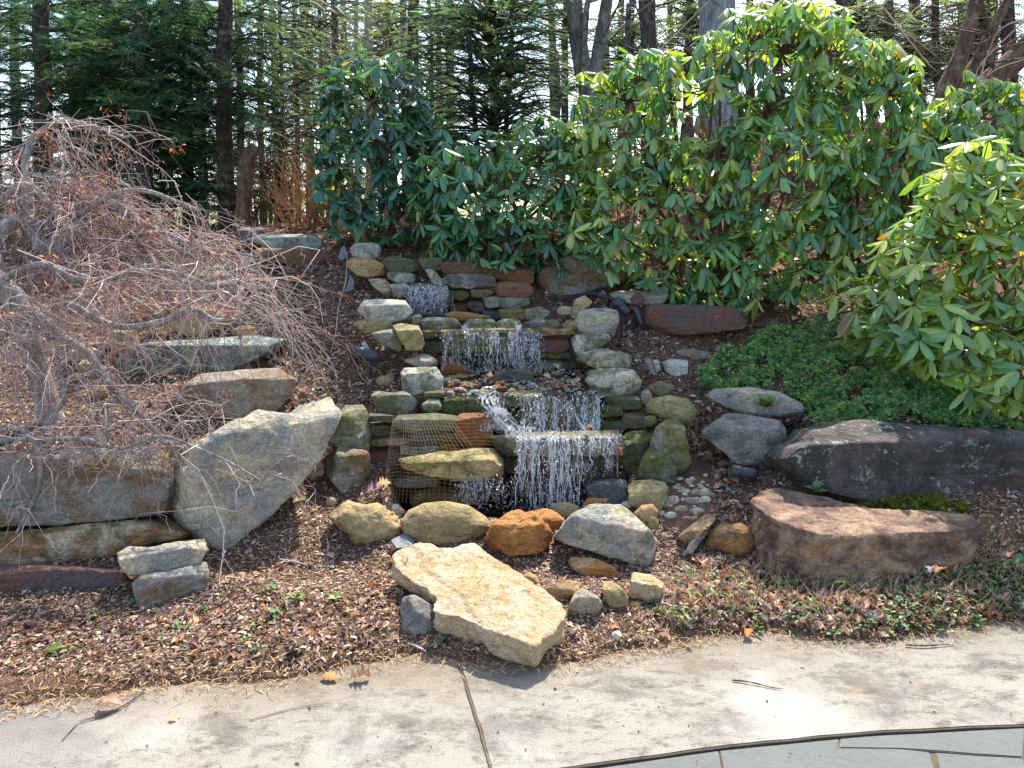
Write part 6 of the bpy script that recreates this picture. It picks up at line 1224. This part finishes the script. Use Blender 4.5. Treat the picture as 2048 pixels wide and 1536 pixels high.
fall('broad white curtain of water over the upper mossy tier', S, 3, 700, .010, (.0008, .0028), .022, splash=[(885, 1090, 672, 745, 4.98, 260), (1015, 1085, 664, 745, 4.97, 260)])
S = [[(u, 572, 5.56), (u + rs.normal() * 5, 590, 5.48), (u + rs.normal() * 10, rs.uniform(600, 627), 5.45)] for u in rs.uniform(818, 892, 34)] + [[(902, 592, 5.6), (908, 608, 5.55), (912, 626, 5.5)]]
fall('splashing water over the dark rock of the highest fall', S, 4, 320, .02, (.0007, .0022), .03, splash=[(815, 896, 566, 628, 5.46, 260)])
S = [[(u, 790, 4.45), (u + 10, 812, 4.36), (u + 30, 838, 4.3), (u + 62 + rs.normal() * 4, 866, 4.22)] for u in rs.uniform(950, 992, 9)]
S += [[(u, rs.uniform(790, 812), 4.42), (u + 1, 835, 4.38), (u + rs.normal() * 2, 864, 4.3)] for u in np.r_[rs.uniform(1076, 1090, 8), rs.uniform(1040, 1076, 4), rs.uniform(1092, 1140, 8), rs.uniform(1186, 1198, 8), rs.uniform(1150, 1186, 4)]]
S += [[(1135 + t, 800, 4.44), (1150 + t, 835, 4.36), (1170 + t, 862, 4.26)] for t in (0, 3, 6)]
fall('water threading between the rocks of the middle tier', S, 5, 700, .008, (.0010, .0030), .018, splash=[(970, 1200, 792, 862, 4.36, 420), (1020, 1150, 862, 874, 4.14, 160), (1010, 1070, 852, 872, 4.2, 160)])
S = [[(u, 650, 5.14), (u + rs.normal(), 655, 5.1), (u + rs.normal() * 2, 664, 5.06)] for u in np.r_[rs.uniform(924, 934, 8), rs.uniform(1034, 1042, 7)]]
fall('trickles between the rounded lip stones', S, 6, 120, .004, (.002, .004), .01)
p = np.c_[rs.uniform(-.5, .55, 1900), rs.uniform(4.56, 5.12, 1900), np.zeros(1900)]; m = fbm(p * [5, 9, 1], 2) > -.05; p = p[m]; p[:, 2] = .660 + .13 * (p[:, 1] - 4.56); k = len(p); s3 = rs.lognormal(-5.1, .5, k).clip(.002, .016)
V, F, _ = scatter(OCT_V, tri2quad(OCT_F), rand_axes(k, rs, .1), p, np.c_[s3, s3 * .5, s3 * .35]); tag(mk('foam', V, F, FALL), 'white foam flecks over the shallow middle stream', 'water', kind='stuff')

def curtain(label, u0, u1, pts, seed, nu=40, nv=40, amp=.02):
    """thin torn sheet of water; pts: (v, Y) from lip to foot"""
    n = curtain.m; c = curve_pts([(t[0], t[1], 0) for t in pts], nv)[:, :2]; V = []
    for j in range(nv):
        for i in range(nu):
            u = u0 + (u1 - u0) * i / (nu - 1); V.append(P(u + 3 * math.sin(j * .3 + i), c[j, 0], c[j, 1]))
    V = np.array(V); V[:, 1] += amp * fbm(V * np.array([16, 3, 4.]) + seed, 3); V[:, 0] += .3 * amp * fbm(V * np.array([9, 3, 7.]) + seed + 9, 2)
    idx = np.arange(nu * nv).reshape(nv, nu); F = np.stack([idx[:-1, :-1], idx[:-1, 1:], idx[1:, 1:], idx[1:, :-1]], -1).reshape(-1, 4); b = V.mean(0)
    tag(mk('falling_water', V - b, F, n, None, True, loc=b), label, 'water', kind='stuff')
def _cm():
    n = NT('thin_falling_water'); n.b.inputs['Base Color'].default_value = (.88, .93, .97, 1); n.b.inputs['Roughness'].default_value = .1; n.b.inputs['IOR'].default_value = 1.33; n.b.inputs['Specular IOR Level'].default_value = .8
    co = n.coord(); st = n.noise(n.vmul(co, (1, .3, .10)), 75, 5, .75, .3); brk = n.noise(n.vmul(co, (1, 1, .5)), 22, 5, .7)
    n.link(n.bump(st, .01), n.b.inputs['Normal']); f = n.math('MULTIPLY', n.ramp(st, .47, .66), n.ramp(brk, .38, .60, .25, 1)); tr = n.add('ShaderNodeBsdfTransparent'); mx = n.add('ShaderNodeMixShader')
    n.link(n.math('MULTIPLY', f, .42), mx.inputs[0]); n.link(tr.outputs[0], mx.inputs[1]); n.link(n.b.outputs[0], mx.inputs[2]); n.link(mx.outputs[0], n.out.inputs[0]); return n.m
curtain.m = _cm()
curtain('thin torn sheet of water at the centre of the lower fall', 1032, 1160, [(868, 4.2), (874, 4.10), (900, 4.04), (960, 4.02), (1022, 4.0)], 1)
curtain('broken film of water down the right half of the lower ledge', 1150, 1238, [(868, 4.2), (876, 4.12), (905, 4.09), (955, 4.1)], 2)
curtain('thin glistening sheet across the upper mossy tier', 885, 1085, [(660, 5.1), (668, 5.02), (700, 4.98), (744, 4.95)], 3, 60)
curtain('film of water wrapping the rock of the highest fall', 816, 896, [(566, 5.66), (576, 5.55), (600, 5.46), (628, 5.42)], 4)
curtain('film of water over the stones of the middle tier', 1040, 1196, [(788, 4.56), (796, 4.44), (830, 4.38), (864, 4.28)], 5, 60)
curtain('film of water beside the pinkish grey boulder', 955, 1010, [(784, 4.56), (796, 4.44), (830, 4.33), (862, 4.25)], 6)

# ------------------------------------------------------------------ pond netting
def netting():
    rs = np.random.default_rng(5); TL, TR, BL, BR = (786, 834, 4.16), (985, 842, 4.22), (764, 1004, 3.93), (1000, 1002, 3.93)
    def pt(s, t):
        a = np.array(TL) * (1 - s) + np.array(TR) * s; b = np.array(BL) * (1 - s) + np.array(BR) * s; q = a * (1 - t) + b * t; q[2] = q[2] - .10 * math.sin(math.pi * min(1, t * 1.1)) * (1 if s > .12 else .4); return P(*q)
    vs1 = [np.array([pt(min(1, (i / 26) ** 1.5 * (.55 + .45 * min(1, t * 1.3 + .1))), t) for t in np.linspace(0, 1, 20)]) for i in range(27)]
    hs1 = [np.array([pt(min(1, (i / 19) ** 1.5), t + .01 * math.sin(i)) for i in range(20)]) for t in np.linspace(0, 1, 24)]
    n = NT('tan_nylon'); n.setv(n.b.inputs['Base Color'], lin(150, 118, 78)); root = tag(empty('pond_netting', pt(0, 1)), 'fine tan netting stretched over the lower left wall of the cascade', 'net'); b = np.array(pt(0, 1))
    V, F = tubes(np.array(vs1) - b, np.full((27, 20), .0007), 3); tag(mk('mesh_strand', V, F, n.m, root), kind='stuff')
    V, F = tubes(np.array(hs1) - b, np.full((24, 20), .00035), 3); tag(mk('cross_strand', V, F, n.m, root), kind='stuff')
netting()

# ------------------------------------------------------------------ garden spotlights, pipe and liner
def plain(name, col, rough=.5, bump=0):
    n = NT(name); n.setv(n.b.inputs['Base Color'], n.mix(n.ramp(n.noise(n.coord(), 30, 4, .7), .4, .7, 0, .6), col, tuple(min(1, c * 1.9 + .02) for c in col))); n.b.inputs['Roughness'].default_value = rough
    n.link(n.bump(n.noise(n.coord(), 120, 3), .002), n.b.inputs['Normal']); return n.m
BLACK = plain('weathered_black_metal', (.028, .032, .038), .42); RUB = plain('grey_rubber_liner', (.10, .11, .12), .6)
def lathe(prof, sides=24, cut=None):
    prof = np.array(prof, float); th = np.arange(sides) / sides * 2 * np.pi; V = np.array([[x - (cut * r * (1 + math.cos(t)) if cut and i >= len(prof) - 2 else 0), r * math.sin(t), r * math.cos(t)] for i, (x, r) in enumerate(prof) for t in th])
    idx = np.arange(len(prof) * sides).reshape(len(prof), sides); nx = np.roll(idx, -1, 1); return V, np.stack([idx[:-1], nx[:-1], nx[1:], idx[1:]], -1).reshape(-1, 4)
def spotlight(label, back, front, Y, r, stake=True, dy=0.):
    a, b = P(*back, Y), P(*front, Y + dy); L = np.linalg.norm(b - a); R_ = r * Y / FPX; ax = (b - a) / L; M = rotmats(ax[None], np.array([[0, 0, 1.]]))[0]
    g = a * .6 + b * .4; gb = np.array([g[0], g[1], ground(g[0], g[1])[0]]); root = tag(empty('garden_spotlight', gb), label, 'garden light')
    def put(nm, prof, cut=None):
        V, F = lathe(prof, 28, cut); return mk(nm, V @ M.T + a - gb, F, BLACK, root)
    put('housing', [(-.10 * L, 0), (-.10 * L, R_ * .30), (-.02 * L, R_ * .34), (0, R_ * .62), (.05 * L, R_ * .86), (.14 * L, R_ * .97), (.62 * L, R_), (.64 * L, R_ * .9), (.64 * L, 0)])
    put('hood', [(.60 * L, R_ * 1.03), (.62 * L, R_ * 1.07), (1.0 * L, R_ * 1.07), (1.0 * L, R_ * 1.0), (.66 * L, R_ * .98)], None)
    V, F = tubes(np.array([[g - [0, 0, R_ * .7], gb - [0, 0, .08]]])- gb, np.array([[R_ * .26, R_ * .2]]), 8); mk('stake', V, F, BLACK, root)
    V, F = lathe([(-.012, 0), (-.012, R_ * .42), (.012, R_ * .42), (.012, 0)], 16); mk('knuckle', V + (g - [0, 0, R_ * 1.15]) - gb, F, BLACK, root)
spotlight('black bullet garden spotlight lying on the left bank', (757, 714), (706, 704), 4.98, 13)
spotlight('black bullet garden spotlight tilted behind the lichen crusted boulder', (1256, 628), (1230, 600), 5.5, 10)
spotlight('bluish black spotlight on the mulch left of the dark purple slab', (1514, 950), (1460, 940), hit(1490, 966) - .05, 12)
spotlight('narrow black spotlight upright beside the red brown block', (1283, 652), (1270, 614), 5.55, 6)
def flap(label, pts, mat, th=.004, name='liner_flap', cat='pond liner'):
    W = np.array([P(*t) for t in pts]); n = len(W); nrm = np.cross(W[1] - W[0], W[-1] - W[0]); nrm /= np.linalg.norm(nrm); V = np.concatenate([W, W + nrm * th]); b = W.mean(0)
    bm = bmesh.new(); vv = [bm.verts.new(v - b) for v in V]; bm.faces.new(vv[:n][::-1]); bm.faces.new(vv[n:])
    for i in range(n): j = (i + 1) % n; bm.faces.new((vv[i], vv[j], vv[n + j], vv[n + i]))
    bmesh.ops.triangulate(bm, faces=bm.faces); bmesh.ops.subdivide_edges(bm, edges=bm.edges, cuts=3, use_grid_fill=True)
    for v in bm.verts: v.co += Vector((0, -1, .5)) * .012 * float(noise(np.array([v.co[:]]) * 14 + pts[0][0])[0])
    bmesh.ops.recalc_face_normals(bm, faces=bm.faces)
    me = bpy.data.meshes.new(name); bm.to_mesh(me); bm.free(); me.materials.append(mat); o = bpy.data.objects.new(name, me); COL.objects.link(o); o.location = b; tag(o, label, cat)
flap('grey rubber liner flap standing at the top left of the cascade', [(677, 520, 6.1), (680, 500, 6.15), (688, 490, 6.2), (694, 508, 6.1), (686, 518, 6.05)], RUB)
flap('grey liner flap curling from the mulch left of the cascade', [(690, 583, 5.8), (697, 565, 5.85), (700, 548, 5.9), (707, 560, 5.82), (707, 578, 5.76)], RUB)
flap('grey liner edge tucked between the two left boulders of the pool row', [(782, 1080, 3.55), (806, 1068, 3.6), (832, 1076, 3.6), (822, 1092, 3.5), (794, 1096, 3.46)], RUB)
flap('black liner strip between the oval boulder and the wrinkled orange boulder', [(950, 1084, 3.66), (982, 1066, 3.68), (1000, 1054, 3.7), (990, 1080, 3.64), (965, 1092, 3.6)], BLACK)
flap('black liner edge along the foot of the cracked back boulder', [(1100, 598, 5.98), (1150, 588, 6.0), (1205, 578, 6.05), (1204, 584, 6.0), (1150, 596, 5.95)], BLACK)
flap('small grey liner corner above the right spotlight', [(1193, 592, 5.9), (1206, 580, 5.95), (1216, 594, 5.9)], RUB)
flap('bent grey white strip beside the left bank spotlight', [(722, 686, 5.1), (730, 682, 5.1), (742, 702, 5.05), (735, 706, 5.05)], plain('pale_grey_plastic', (.42, .42, .40), .6), cat='plastic strip', name='plastic_strip')
c = curve_pts([P(1178, 586, 5.95), P(1210, 594, 5.85), P(1250, 604, 5.75)], 14); V, F = tubes((c - c[0])[None], np.full((1, 14), .012), 10); tag(mk('hose', V, F, BLACK, loc=c[0]), 'black irrigation hose lying above the right bank', 'hose')
